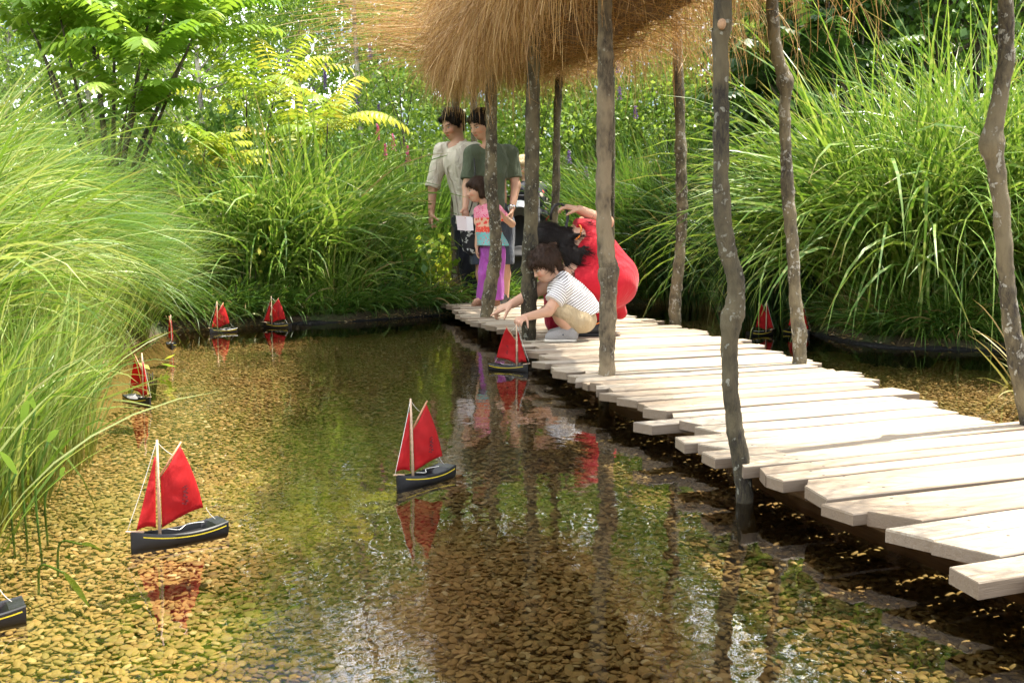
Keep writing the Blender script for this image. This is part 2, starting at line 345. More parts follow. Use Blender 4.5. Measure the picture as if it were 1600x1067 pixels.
sx_ = t.n('SeparateXYZ'); t.l(o, sx_.inputs[0]); dx_ = t.math('SUBTRACT', t.math('ABSOLUTE', sx_.outputs[0]), 0.385); dy_ = t.math('SUBTRACT', t.math('ABSOLUTE', sx_.outputs[1]), 0.024)
nl = t.math('LESS_THAN', t.math('ADD', t.math('MULTIPLY', dx_, dx_), t.math('MULTIPLY', dy_, dy_)), 0.0000135); c = t.mix(nl, c, (0.05, 0.035, 0.03)); c = t.mix(t.math('MULTIPLY', t.math('LESS_THAN', sx_.outputs[2], -0.0035), 0.72), c, (0.15, 0.105, 0.065))  # nail dots; shade of plank sides and ends painted in as brown below the top
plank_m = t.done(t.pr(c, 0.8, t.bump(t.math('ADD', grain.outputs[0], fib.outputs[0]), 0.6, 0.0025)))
cx, cyy = st(4.5, 2.6)
bw = empty('boardwalk', (cx, cyy, 0)); tag(bw, 'low boardwalk of uneven pale wooden planks winding across the pebble pond', 'boardwalk')
# measured far left corners of the planks
rs = random.Random(21)
_px = [(1590,897),(1468,881),(1511,857),(1466,840),(1388,821),(1366,795),(1280,783),(1248,760),(1195,738),(1168,729),(1097,690),(1088,665),(1067,657),(1041,643),(1003,631.5),(970,620),(944,613),(923,603),(907,595),(909,579.5),(866,568),(854,558),(852,550),(833,540),(840,529),(828,520)]
ENDS = []
for q in _px:
    g_ = G(q[0], q[1], DECK); ENDS.append((float(PN[0]*g_.x+PN[1]*g_.y), float(PU[0]*g_.x+PU[1]*g_.y)))
ENDS.sort(); PLK = []; s = 0.70
for (se, te) in ENDS+[(9.4, None)]:
    while se-s > (0.055 if te is not None else 0.0):
        w_ = (se-s) if (se-s < 0.135 and te is not None) else min((se-s)*0.5 if se-s < 0.21 and te is not None else 9, rs.uniform(0.088, 0.104))
        PLK.append((s, w_, te if (te is not None and abs(s+w_-se) < 0.01) else None)); s += w_
for (s, w, te) in PLK:
    w -= rs.uniform(0.004, 0.009); sc_ = s+w/2
    t0 = te if te is not None else tl(sc_)+rs.uniform(-0.07, 0.06); t1 = trr(sc_)+rs.uniform(-0.07, 0.07)
    if 2.02 < sc_ < 2.16: t0 = max(t0, 1.515)
    Lh = (t1-t0)/2; nx = 9; th = rs.uniform(0.026, 0.033)
    x = np.linspace(-Lh, Lh, nx); sk0 = rs.uniform(-0.025, 0.03); sk1 = rs.uniform(-0.02, 0.02)
    prof = [(-w/2+0.0015, 0), (w/2-0.0015, 0), (w/2, -0.003), (w/2, -th), (-w/2, -th), (-w/2, -0.003)]
    ph = rs.uniform(0, 6); vv = []
    for k, xx in enumerate(x):
        wb = 0.0025*math.sin(xx*4+ph)
        for (py_, pz_) in prof:
            e = (sk0 if k == 0 else sk1 if k == nx-1 else 0)*py_/w
            vv.append((xx+e*2, py_*(1+0.03*math.sin(xx*7+ph))+wb, pz_+0.0015*math.sin(xx*5+ph*2)))
    m = len(prof); ff = []
    for k in range(nx-1):
        for q in range(m): ff.append((k*m+q, k*m+(q+1) % m, (k+1)*m+(q+1) % m, (k+1)*m+q))
    ff = np.array(ff)[:, ::-1]; capf = np.array([list(range(m)), list(range((nx-1)*m+m-1, (nx-1)*m-1, -1))])
    px_, py_ = st(sc_, (t0+t1)/2)
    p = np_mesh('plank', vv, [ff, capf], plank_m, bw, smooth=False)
    p.location = (px_-cx, py_-cyy, DECK+rs.uniform(-0.006, 0.003)); p.rotation_euler = (rs.uniform(-0.03, 0.03), rs.uniform(-0.006, 0.006), UA+rs.uniform(-0.012, 0.012))
beam_m = bpy.data.materials.new('x'); bpy.data.materials.remove(beam_m)
t = NT('brown_beam'); o = t.n('TexCoord').outputs['Object']; n1 = t.noise(t.map(o, (4, 4, 50)), 1.5, 5, 0.6)
beam_m = t.done(t.pr(t.ramp(n1.outputs[0], [(0.3, (0.07, 0.035, 0.015)), (0.7, (0.22, 0.12, 0.05))]), 0.8, t.bump(n1.outputs[0], 0.4, 0.004)))
for side, off_ in ((0, 0.20), (1, -0.18)):
    ss_ = np.linspace(0.7, 9.3, 60); a = Acc(); pts = np.array([st(q, (tl(q)+off_) if side == 0 else (trr(q)+off_)) for q in ss_])
    tgv = np.gradient(pts, axis=0); tgv /= np.linalg.norm(tgv, axis=1)[:, None]; nn_ = np.stack([-tgv[:, 1], tgv[:, 0]], 1)*0.022
    vv = np.array([[(p[0]+n[0]*sg, p[1]+n[1]*sg, z) for sg, z in ((-1, -0.035), (1, -0.035), (1, 0.062), (-1, 0.062))] for p, n in zip(pts, nn_)]).reshape(-1, 3)
    ff = np.array([(k*4+q, k*4+(q+1) % 4, k*4+4+(q+1) % 4, k*4+4+q) for k in range(59) for q in range(4)])
    np_mesh('beam', vv-np.array([cx, cyy, 0]), ff, beam_m, bw, smooth=False)
for q in (1.3, 2.5, 3.9, 5.3, 6.7, 8.1):
    (x0, y0), (x1, y1) = st(q, tl(q)+0.16), st(q, trr(q)-0.16)
    vv, ff = boxv((-0.55*abs(x1-x0)/1.0, -0.02, -0.025), (0.55*abs(x1-x0), 0.02, 0.025))
    ob = np_mesh('crossbeam', vv, ff, beam_m, bw, smooth=False); ob.location = ((x0+x1)/2-cx, (y0+y1)/2-cyy, 0.032); ob.rotation_euler = (0, 0, UA)

# ================================================================== POSTS
bark_dark = bark_mat('bark_dark', (0.016, 0.012, 0.008), (0.078, 0.064, 0.034), (0.34, 0.34, 0.27), 1.0, 1.0)
bark_tan = bark_mat('bark_tan', (0.045, 0.032, 0.02), (0.16, 0.125, 0.075), (0.36, 0.34, 0.27), 0.8, 5.0)
bark_grey = bark_mat('bark_grey', (0.03, 0.022, 0.016), (0.120, 0.098, 0.055), (0.46, 0.45, 0.38), 1.25, 9.0)
cut_m = flat_mat('cut_wood', (0.36, 0.22, 0.12), 0.8, 0.2, 60)
def post(px_path, Y, base_z, wpx, mat, label, zt=1.95, knots=(), seed=0, Ytop=None):
    """px_path: [(px,py)...] top -> bottom at depth Y"""
    Ytop = Y if Ytop is None else Ytop; n = len(px_path)
    pts = [W(p[0], p[1], Ytop+(Y-Ytop)*k/(n-1)) for k, p in enumerate(px_path)]
    top = pts[0].copy(); d = (pts[0]-pts[1]).normalized()
    if top.z < zt: pts.insert(0, top+Vector((d.x*0.4, d.y*0.4, 1))*(zt-top.z))
    b = pts[-1]; d = (pts[-1]-pts[-2]).normalized()
    if b.z > base_z: pts.append(b+Vector((d.x*0.5, d.y*0.5, -1))*(b.z-base_z))
    P = smooth_path(pts, 12); L_ = np.concatenate([[0], np.cumsum(np.linalg.norm(np.diff(P, axis=0), axis=1))])
    r0 = wpx/2/FPX*Y; rr = r0*(0.9+0.2*L_/L_[-1]); rs_ = np.random.RandomState(seed); rr = rr*(1+0.035*np.random.RandomState(seed+5).randn(len(rr))+0.06*np.sin(L_*9+seed)+0.03*np.sin(L_*23+seed*2))
    for kx, ky, amt in knots:
        q = np.array(W(kx, ky, Y)); dd = np.linalg.norm(P-q, axis=1); rr = rr+r0*amt*np.exp(-(dd/0.035)**2)
    v, f = tube(P, rr, 16, 0.0, seed)
    th = np.arctan2(v[:, 1]-v[:, 1].mean(), v[:, 0]); v = v+0.0016*np.stack([np.sin(v[:, 2]*60+th*5), np.cos(v[:, 2]*47+seed+th*3), 0*th], 1)*r0/0.03
    base = (float(P[-1][0]), float(P[-1][1]), float(P[-1][2]))
    o = np_mesh('wooden_post', v, f, mat, None, True, None, base)
    tag(o, label, 'post'); return o, P, rr
BZ = -0.12
post([(945, 0), (946, 120), (944, 250), (943, 330), (948, 400), (951, 430), (949, 520), (948, 590)], 4.22, BZ, 25, bark_tan, 'straight tan debarked post in front of the crouching woman in red', knots=[(953, 425, 0.25)], seed=1)
op, P_, r_ = post([(1130, 0), (1126, 60), (1127, 200), (1127, 300), (1134, 380), (1148, 430), (1149, 480), (1141, 510), (1141, 600), (1150, 680), (1160, 740)], 2.55, BZ, 26, bark_dark, 'thick dark crooked post with round knot scar at the near left edge of the boardwalk', knots=[(1134, 490, 0.4), (1128, 40, 0.15)], seed=2)
# round pruning scar high on that post
kp = W(1128, 38, 2.55-0.025); v, f = tube([kp+V(0, 0.004, 0), kp+V(0, -0.0045, 0)], [0.0105, 0.0095], 14); v = (v-np.array(kp))*np.array([1, 1, 1.3])
so = np_mesh('knot_scar', v, f, cut_m, op); so.location = kp-Vector(op.location)
post([(1058, 0), (1059, 90), (1063, 200), (1065, 300), (1066, 330), (1062, 400), (1055, 470), (1055, 505)], 6.7, BZ, 17, bark_grey, 'pale speckled post at the right edge of the boardwalk beyond the near ones', seed=3, knots=[(1066, 235, 0.3)])
post([(1206, 0), (1213, 80), (1227, 130), (1226, 180), (1231, 300), (1238, 380), (1243, 470), (1249, 525), (1249, 568)], 4.6, BZ, 19, bark_grey, 'slim crooked speckled post with a stub at the middle right edge of the boardwalk', knots=[(1230, 127, 0.5), (1249, 520, 0.2)], seed=4)
post([(1572, 0), (1572, 90), (1557, 180), (1550, 225), (1562, 300), (1570, 400), (1577, 480), (1592, 580), (1608, 660)], 3.05, BZ, 25, bark_grey, 'thick bent grey post with swollen knot at the far right of the picture', knots=[(1552, 225, 0.45)], seed=5)
post([(766, 90), (768, 200), (767, 290), (773, 340), (774, 400), (766, 450), (757, 515)], 7.25, BZ, 19, bark_grey, 'leaning mottled post that the girl in pink lays her hand on', seed=6)
post([(834, 60), (832, 200), (830, 330), (827, 430), (826, 558)], 5.75, BZ, 23, bark_dark, 'straight dark post behind the crouching boy and woman, spotted with round lichen', seed=7)
post([(712, 100), (712, 200), (711, 300), (712, 380), (713, 470)], 9.15, -0.05, 14, bark_grey, 'slim mottled post behind the man in the pale shirt', seed=8)
post([(738, 80), (740, 150), (741, 260), (742, 460)], 9.7, 0.0, 11, bark_dark, 'thin dark post behind the heads of the man and the woman', seed=9)
post([(877, 60), (873, 130), (870, 200), (869, 290), (866, 345), (864, 440)], 8.5, -0.05, 12, bark_dark, 'thin black stemmed post rising behind the raised hand of the woman in red', seed=10)
post([(958, 30), (955, 110), (956, 200), (955, 320), (955, 500)], 7.6, BZ, 11, bark_dark, 'thin dark post almost hidden behind the straight tan post', seed=11)
# ================================================================== VEGETATION
def blades(rs, base, phi, L_, th0, th1, w, K=9, p=1.3, wander=0.15, kink=0.0):
    """curved blades; base N,3; phi heading; L_ length; th0 start lean, th1 added lean at the tip; w half width"""
    N = len(base); u = np.linspace(0, 1, K); th = th0[:, None]+th1[:, None]*u[None, :]**p
    if kink: kk = rs.rand(N) < kink; th = th+(kk*rs.uniform(0.6, 1.7, N))[:, None]*(u[None, :] > rs.uniform(0.35, 0.85, N)[:, None])
    ph = phi[:, None]+np.cumsum(rs.randn(N, K)*wander/K, 1)+rs.randn(N, 1)*wander*u[None, :]
    seg = (L_/(K-1))[:, None]
    d = np.stack([np.sin(th)*np.cos(ph), np.sin(th)*np.sin(ph), np.cos(th)], -1)
    P = base[:, None, :]+np.concatenate([np.zeros((N, 1, 3)), np.cumsum(d[:, :-1]*seg[..., None], 1)], 1)
    tw = rs.uniform(-1.2, 1.2, N)[:, None]+u[None, :]*rs.uniform(-1.5, 1.5, N)[:, None]
    S0 = np.stack([-np.sin(ph), np.cos(ph), 0*ph], -1); S1 = np.cross(d, S0); S = S0*np.cos(tw)[..., None]+S1*np.sin(tw)[..., None]
    Wd = w[:, None]*np.interp(u, [0, 0.15, 0.5, 0.85, 1], [0.7, 0.95, 1.0, 0.55, 0.04])[None, :]
    return P, S, Wd
def grass(name, label, c, r, n, h, mat, seed, w=0.005, lean=0.25, droop=1.5, aim=None, aimw=0.0, cat='grass', group=None, K=9, hvar=0.35, squash=(1, 1), p=1.3, z=None, wander=0.55, kink=0.09):
    """one clump: c (x,y), radius r of the foot, blade length h"""
    rs = np.random.RandomState(seed); a = rs.uniform(0, 2*np.pi, n); q = np.sqrt(rs.rand(n))*r
    bx = c[0]+np.cos(a)*q*squash[0]; by = c[1]+np.sin(a)*q*squash[1]
    bz = ground_z(bx, by)-0.02 if z is None else np.full(n, z)
    phi = a+rs.randn(n)*0.5
    if aim is not None:
        vx = np.cos(phi)+aimw*np.cos(aim); vy = np.sin(phi)+aimw*np.sin(aim); phi = np.arctan2(vy, vx)
    fr_ = rs.rand(n) < 0.18; phi = np.where(fr_, rs.uniform(0, 6.283, n), phi)
    L_ = h*(1-hvar*rs.rand(n)**1.0)*(0.8+0.35*rs.rand(n))
    th0 = np.abs(lean*(0.2+q/r)*rs.uniform(0.15, 1.35, n)); th1 = droop*rs.uniform(0.3, 1.35, n); up_ = rs.rand(n) < 0.14; th1 = np.where(up_, th1*0.35, th1); th0 = np.where(up_, th0*0.5, th0)
    P, S, Wd = blades(rs, np.stack([bx, by, bz], 1), phi, L_, th0, th1, w*rs.uniform(0.4, 1.25, n), K, p, wander, kink)
    P[..., 2] = np.maximum(P[..., 2], -0.11)
    v, f = ribbons(P, S, Wd); rnd = np.repeat(np.clip(rs.rand(n)*0.8+0.2*rs.rand(), 0, 1), K*2); tt = np.tile(np.repeat(np.linspace(0, 1, K), 2), n)
    loc = (c[0], c[1], float(ground_z(np.array([c[0]]), np.array([c[1]]))[0]))
    o = np_mesh(name, v, f, mat, None, True, {'rnd': rnd, 't': tt}, loc)
    return tag(o, label, cat, group)
g_bright = grass_mat('grass_bright', [(0.05, 0.12, 0.010), (0.12, 0.23, 0.025), (0.22, 0.32, 0.045), (0.42, 0.46, 0.18)], trans=0.38)
g_fine = grass_mat('grass_fine', [(0.06, 0.16, 0.02), (0.13, 0.27, 0.045), (0.25, 0.38, 0.11)], trans=0.36)
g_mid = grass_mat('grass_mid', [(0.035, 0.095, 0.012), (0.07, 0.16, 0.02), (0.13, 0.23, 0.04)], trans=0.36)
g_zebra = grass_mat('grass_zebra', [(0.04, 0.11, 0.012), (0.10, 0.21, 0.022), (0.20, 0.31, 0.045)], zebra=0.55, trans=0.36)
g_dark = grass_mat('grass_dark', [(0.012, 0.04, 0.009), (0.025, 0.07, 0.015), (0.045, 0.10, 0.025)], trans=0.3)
g_dry = grass_mat('grass_dry', [(0.20, 0.13, 0.05), (0.32, 0.24, 0.10), (0.22, 0.25, 0.06)], trans=0.25)
GL = 'grass clumps on the left bank'
g_reed = grass_mat('grass_reed', [(0.14, 0.24, 0.04), (0.24, 0.34, 0.07), (0.38, 0.42, 0.14)], base=(0.38, 0.27, 0.10), trans=0.35)
# left bank, near to far
def gp(px, Y): p = W(px, 500, Y); return (p.x, p.y)
for k_, (x_, y_, lab_) in enumerate([(-1.42, 1.95, 'thin reeds rising from the water at the lower left corner above the cut off boat'), (-1.46, 2.75, 'thin straight reeds in the shallows between the nearest stems and the leaning clump'), (-1.55, 3.3, 'thin reeds in the shallows under the tall yellow green grass'), (-1.82, 3.95, 'fringe of thin reeds in front of the bright arching clump'), (-2.12, 4.7, 'fringe of thin reeds left of the boat near the reeds'), (-2.25, 5.4, 'reed fringe beyond the boat near the left reeds'), (-2.5, 6.2, 'reed fringe just left of the boat seen end-on')]):
    grass('reed_clump', lab_, (x_, y_), 0.2, 300, 0.72, g_reed, 600+k_, w=0.0032, lean=0.22, droop=0.8, group=GL, squash=(0.6, 1.9), p=2.0)
grass('reed_clump', 'sparse upright reed stems at the lower left edge, nearest to the viewer', (-1.36, 2.30), 0.16, 110, 0.75, g_bright, 31, w=0.0035, lean=0.35, droop=0.9, group=GL, squash=(0.8, 1.5))
grass('reed_clump', 'loose reed tuft just behind the nearest stems at the left edge', (-1.62, 2.75), 0.28, 420, 0.85, g_bright, 32, w=0.0035, lean=0.35, droop=1.2, group=GL)
grass('grass_clump', 'tall yellow green grass leaning over the water at the left edge of the photo', (-2.35, 3.35), 0.42, 1900, 1.25, g_bright, 33, w=0.0052, lean=0.35, droop=1.7, aim=-0.2, aimw=0.15, group=GL, K=10)
grass('grass_clump', 'bright arching grass clump at water level left of the boat with the upright sail', (-2.62, 4.15), 0.40, 2200, 1.2, g_bright, 34, w=0.0055, lean=0.35, droop=1.8, aim=-0.3, aimw=0.15, group=GL, K=10)
grass('grass_clump', 'bright grass clump trailing onto the gravel behind the nearest small boats', (-2.85, 4.95), 0.38, 1900, 1.15, g_bright, 35, w=0.0058, lean=0.35, droop=1.8, aim=-0.2, aimw=0.15, group=GL, K=10)
grass('grass_clump', 'big pale grass mound rising highest at the left side', (-3.35, 4.9), 0.6, 2600, 1.75, g_bright, 36, w=0.006, lean=0.4, droop=1.6, group=GL, K=10)
grass('grass_clump', 'tall pale grass at the far left behind the leaning clump', (-2.95, 3.9), 0.5, 1800, 1.5, g_bright, 37, w=0.0055, lean=0.4, droop=1.6, group=GL, K=10)
grass('fountain_grass', 'large silky mound of very fine arching grass in the middle of the left bank', (-3.12, 6.2), 0.30, 9500, 1.38, g_fine, 38, w=0.0022, wander=0.25, kink=0.02, lean=0.55, droop=1.75, group=GL, K=10, hvar=0.18, p=1.1)
grass('fountain_grass', 'second fine feathery mound behind the silky one, nearer the trees', (-3.9, 7.0), 0.4, 6500, 1.75, g_fine, 39, w=0.0025, lean=0.5, droop=1.6, group=GL, K=10, hvar=0.2)
grass('grass_clump', 'straw footed grass at the left corner of the pond behind the end-on boat', (-2.65, 6.6), 0.28, 1300, 0.85, g_bright, 40, w=0.004, lean=0.3, droop=1.2, group=GL)
grass('grass_clump', 'narrow pale grass clump just left of the two boats by the bank', (-2.75, 7.5), 0.26, 1300, 0.95, g_bright, 41, w=0.0042, lean=0.3, droop=1.3, group=GL)
# centre back
GC = 'broad leaved grass clumps on the back bank'
c = gp(395, 8.45); grass('zebra_grass', 'bright banded grass clump above the pair of boats at the back bank', c, 0.30, 620, 1.65, g_zebra, 51, w=0.0135, lean=0.4, droop=1.8, group=GC, K=10)
c = gp(478, 8.75); grass('zebra_grass', 'banded grass clump in the centre of the back bank, brightest at its top', c, 0.34, 780, 1.78, g_zebra, 52, w=0.0135, aim=2.4, aimw=0.6, lean=0.4, droop=1.7, group=GC, K=10)
c = gp(528, 9.1); grass('zebra_grass', 'banded grass clump at the back bank right of the brightest one', c, 0.30, 600, 1.5, g_zebra, 53, w=0.0125, aim=2.4, aimw=0.9, lean=0.35, droop=1.5, group=GC, K=10)
c = gp(585, 9.1); grass('grass_clump', 'low dark green grass spilling to the water left of the man', c, 0.24, 600, 0.92, g_mid, 54, w=0.008, lean=0.35, droop=1.5, group=GC)
c = gp(640, 10.2); grass('grass_clump', 'tall dark fine grass directly behind the man in the pale shirt', c, 0.32, 1300, 1.6, g_mid, 55, w=0.007, lean=0.2, droop=0.9, group=GC)
c = gp(520, 8.35); grass('grass_clump', 'low tuft hanging over the liner right of the back boats', c, 0.16, 260, 0.85, g_zebra, 56, w=0.007, lean=0.4, droop=1.8, group=GC)
# right side
GR = 'grass clumps on the right bank'
def gr(px, Y, *a, **k): return gp(px, Y)
grass('grass_clump', 'upright mid green grass right behind the back of the woman in red', gp(985, 10.6), 0.4, 1500, 1.75, g_mid, 61, w=0.007, lean=0.3, droop=1.2, group=GR)
grass('grass_clump', 'upright grass between the tan post and the pale speckled post', gp(1050, 10.4), 0.4, 1500, 1.8, g_mid, 62, w=0.007, lean=0.3, droop=1.3, group=GR)
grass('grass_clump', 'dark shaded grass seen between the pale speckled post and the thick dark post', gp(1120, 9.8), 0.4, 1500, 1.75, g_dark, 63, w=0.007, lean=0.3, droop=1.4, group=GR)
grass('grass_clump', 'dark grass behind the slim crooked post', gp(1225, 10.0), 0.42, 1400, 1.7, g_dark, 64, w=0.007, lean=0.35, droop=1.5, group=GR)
grass('zebra_grass', 'arching banded grass right of the slim crooked post', gp(1375, 7.35), 0.42, 1312, 2.0, g_zebra, 65, w=0.0105, lean=0.45, droop=2.15, group=GR, K=11)
grass('zebra_grass', 'huge arching banded grass fountain in the middle of the right bank', gp(1440, 7.0), 0.46, 1562, 2.25, g_zebra, 66, w=0.0105, lean=0.45, droop=2.15, group=GR, K=11)
grass('zebra_grass', 'tall banded grass behind the thick bent post', gp(1560, 6.95), 0.45, 1375, 2.25, g_zebra, 67, w=0.0105, lean=0.45, droop=2.15, group=GR, K=11)
grass('zebra_grass', 'banded grass at the right border of the photo behind the bent post', gp(1680, 6.9), 0.45, 1250, 2.25, g_zebra, 68, w=0.0105, lean=0.45, droop=2.15, group=GR, K=11)
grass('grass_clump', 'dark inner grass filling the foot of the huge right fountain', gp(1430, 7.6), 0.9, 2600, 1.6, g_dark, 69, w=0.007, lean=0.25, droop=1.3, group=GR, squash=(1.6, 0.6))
grass('sedge_tuft', 'small dry tan tuft drooping over the liner on the right bank', gp(1372, 6.45), 0.07, 90, 0.36, g_dry, 70, w=0.003, lean=0.7, droop=1.9, group=GR)
grass('sedge_tuft', 'dead brown hanging tuft left of the dry tan one', gp(1325, 6.75), 0.06, 60, 0.40, g_dry, 71, w=0.003, lean=0.5, droop=1.9, group=GR)
grass('sedge_tuft', 'sparse long reddish and yellow blades beside the foot of the bent post', gp(1640, 4.6), 0.08, 22, 0.7, g_dry, 72, w=0.0055, lean=0.9, droop=1.0, aim=math.pi, aimw=0.8, group=GR)
grass('grass_clump', 'far right background grass beyond the bent post', gp(1800, 8.3), 0.6, 1500, 1.9, g_mid, 73, w=0.009, lean=0.4, droop=1.5, group=GR)
# a low ground cover far behind so that no bare soil shows
rs0 = np.random.RandomState(5); n = 16000
X = rs0.uniform(-14, 14, n); Y = rs0.uniform(-3.5, 19, n); d = pond_dist(X, Y); k = (d > 0.12); X, Y = X[k], Y[k]; n = len(X)
P, S, Wd = blades(rs0, np.stack([X, Y, ground_z(X, Y)-0.01], 1), rs0.uniform(0, 6.28, n), rs0.uniform(0.15, 0.55, n), rs0.uniform(0, 0.4, n), rs0.uniform(0.3, 1.6, n), rs0.uniform(0.004, 0.009, n), 5)
v, f = ribbons(P, S, Wd)
tag(np_mesh('bank_grass', v, f, g_mid, None, True, {'rnd': np.repeat(rs0.rand(n), 10), 't': np.tile(np.repeat(np.linspace(0, 1, 5), 2), n)}), 'low green grass covering the soil of the banks', 'grass', kind='stuff')

n = 12000; q_ = smooth_path([(p_[0], p_[1], 0) for p_ in POND[7:20]], 30)[:, :2]; k = rs0.randint(0, len(q_), n); bx = q_[k, 0]+rs0.randn(n)*0.03; by = q_[k, 1]+rs0.randn(n)*0.03
d = pond_dist(bx, by); gx_ = (pond_dist(bx+0.02, by)-d)/0.02; gy_ = (pond_dist(bx, by+0.02)-d)/0.02; bx = bx+gx_*(0.10-d+0.05*rs0.rand(n)); by = by+gy_*(0.10-d+0.05*rs0.rand(n)); cl_ = np.sin(bx*5.3)+np.sin(by*4.1+bx*2)+0.8*rs0.randn(n) > -1.1; bx, by, gx_, gy_ = bx[cl_], by[cl_], gx_[cl_], gy_[cl_]; n = len(bx)
P, S, Wd = blades(rs0, np.stack([bx, by, np.full(n, 0.03)], 1), np.arctan2(-gy_, -gx_)+rs0.randn(n)*0.8, rs0.uniform(0.15, 0.5, n), rs0.uniform(0.1, 0.9, n), rs0.uniform(0.9, 2.3, n), rs0.uniform(0.0025, 0.006, n), 7); P[..., 2] = np.maximum(P[..., 2], -0.05); v, f = ribbons(P, S, Wd)
tag(np_mesh('overhanging_grass', v, f, g_mid, None, True, {'rnd': np.repeat(rs0.rand(n), 14), 't': np.tile(np.repeat(np.linspace(0, 1, 7), 2), n)}), 'short grass drooping over the black liner along the far edge of the pond', 'grass', kind='stuff')

# ---- leaves
def leafquads(rs, C, size, up=0.6, asp=0.55, folded=False):
    """diamond leaves at C (N,3)"""
    N = len(C); a = rs.randn(N, 3); a[:, 2] -= up; a /= np.linalg.norm(a, axis=1)[:, None]
    b = np.cross(a, rs.randn(N, 3)); b /= np.linalg.norm(b, axis=1)[:, None]; L2 = (size*rs.uniform(0.6, 1.25, N))[:, None]
    v = np.stack([C, C+a*L2*0.45+b*L2*asp*0.5, C+a*L2, C+a*L2*0.45-b*L2*asp*0.5], 1)
    return v.reshape(-1, 3), np.arange(N*4).reshape(N, 4)
def crown_points(rs, n, h0, h1, rad, nb, cl=0.22):
    """leaf positions gathered in clumps along rising branches"""
    k = max(1, n//nb); out = []; br = []
    for _ in range(nb):
        z = h0+(h1-h0)*rs.rand()**0.9; a = rs.uniform(0, 6.283); q = rad(z)*np.sqrt(rs.rand())*1.0
        c = np.array([math.cos(a)*q, math.sin(a)*q, z]); r = cl*rs.uniform(0.6, 1.5); br.append(c)
        pts = rs.randn(k, 3)*r*np.array([1, 1, 0.8]); out.append(c+pts)
    return np.concatenate(out), br
def tree_mesh(seed, h, h0, rmax, n, nb, lsize, lmat, tmat, tr=0.045, cl=0.22, up=0.6, asp=0.6, lean=0.15):
    rs = np.random.RandomState(seed)
    rad = lambda z: rmax*math.sin(math.pi*min(1, max(0.06, (z-h0+0.5)/(h-h0+0.6))))**0.6
    C, br = crown_points(rs, n, h0, h, rad, nb, cl); C = C[C[:, 2] > 0.1]
    lx, ly = rs.uniform(-lean, lean, 2); C[:, 0] += lx*C[:, 2]; C[:, 1] += ly*C[:, 2]
    lv, lf = leafquads(rs, C, lsize, up, asp); rnd = np.repeat(np.clip(rs.rand(len(C))*0.75+0.25*np.repeat(rs.rand(len(C)//20+1), 20)[:len(C)], 0, 1), 4)
    a = Acc(); zz = np.linspace(-0.15, h*0.95, 14); tp = np.stack([lx*zz+0.04*np.sin(zz*1.7+seed), ly*zz+0.04*np.cos(zz*1.3+seed), zz], 1)
    v, f = tube(tp, tr*(1-0.85*np.clip(zz/h, 0, 1)), 8, 0.03, seed); a.add(v, f)
    for c in br[:26]:
        zb = max(0.3, c[2]-0.5-0.3*rs.rand()) if h > 1.0 else 0.01; b0 = np.array([lx*zb, ly*zb, zb]); c = c+np.array([lx*c[2], ly*c[2], 0]); m = (b0+c)/2+np.array([0, 0, -0.05])
        v, f = tube(smooth_path([b0, m, c], 3), np.linspace(tr*0.35, 0.004, 7), 5); a.add(v, f)
    return (lv, lf, rnd), a
def plant_tree(name, label, x, y, spec, cat, lmat, tmat, group=None, crown='crown', rz=0, sc=1.0, src=None):
    z = float(ground_z(np.array([x]), np.array([y]))[0]); e = empty(name, (x, y, z), rz); e.scale = (sc,)*3
    tag(e, label, cat, group)
    if src is None:
        (lv, lf, rnd), a = tree_mesh(lmat=lmat, tmat=tmat, **spec)
        np_mesh(crown, lv, lf, lmat, e, False, {'rnd': rnd}); a.build('trunk', tmat, e)
    else:
        for ch in src.children:
            c_ = ch.copy(); COL.objects.link(c_); c_.parent = e
    return e
lf_birch = leaf_mat('leaf_birch', [(0.07, 0.15, 0.02), (0.14, 0.25, 0.032), (0.23, 0.36, 0.055), (0.36, 0.45, 0.12)], 0.5, 0.36, 0.5)
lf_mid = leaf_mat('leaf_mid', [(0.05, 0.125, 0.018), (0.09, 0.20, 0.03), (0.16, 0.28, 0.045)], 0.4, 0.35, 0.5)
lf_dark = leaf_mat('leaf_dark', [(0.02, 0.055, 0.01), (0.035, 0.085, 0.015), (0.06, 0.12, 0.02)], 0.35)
lf_lime = leaf_mat('leaf_lime', [(0.12, 0.24, 0.02), (0.22, 0.34, 0.03), (0.36, 0.42, 0.05), (0.42, 0.36, 0.06)], 0.45)
lf_tree = leaf_mat('leaf_treeofheaven', [(0.09, 0.20, 0.018), (0.17, 0.32, 0.03), (0.28, 0.40, 0.05)], 0.5)
bark_white = bark_mat('bark_white', (0.10, 0.08, 0.06), (0.38, 0.34, 0.28), (0.7, 0.7, 0.65), 1.0, 2.0)
GB = 'slender birches behind the pond'
specs = [dict(seed=101+i, h=6.5+0.4*i, h0=0.25, rmax=1.3, n=18000, nb=150, lsize=0.062, tr=0.05, cl=0.2, up=0.7, asp=0.62, lean=0.03) for i in range(3)]
srcs = []; rs = random.Random(4)
pos = [(-3.6, 12.2), (-1.9, 12.6), (-0.3, 12.4), (1.2, 12.8), (2.7, 12.9), (-5.2, 12.9), (-2.9, 14.6), (-1.0, 14.9), (0.8, 15.2), (2.6, 15.1), (-4.9, 15.2), (4.3, 14.2), (-6.9, 14.2), (6.2, 14.5), (-8.8, 15.0), (8.2, 14.8)]
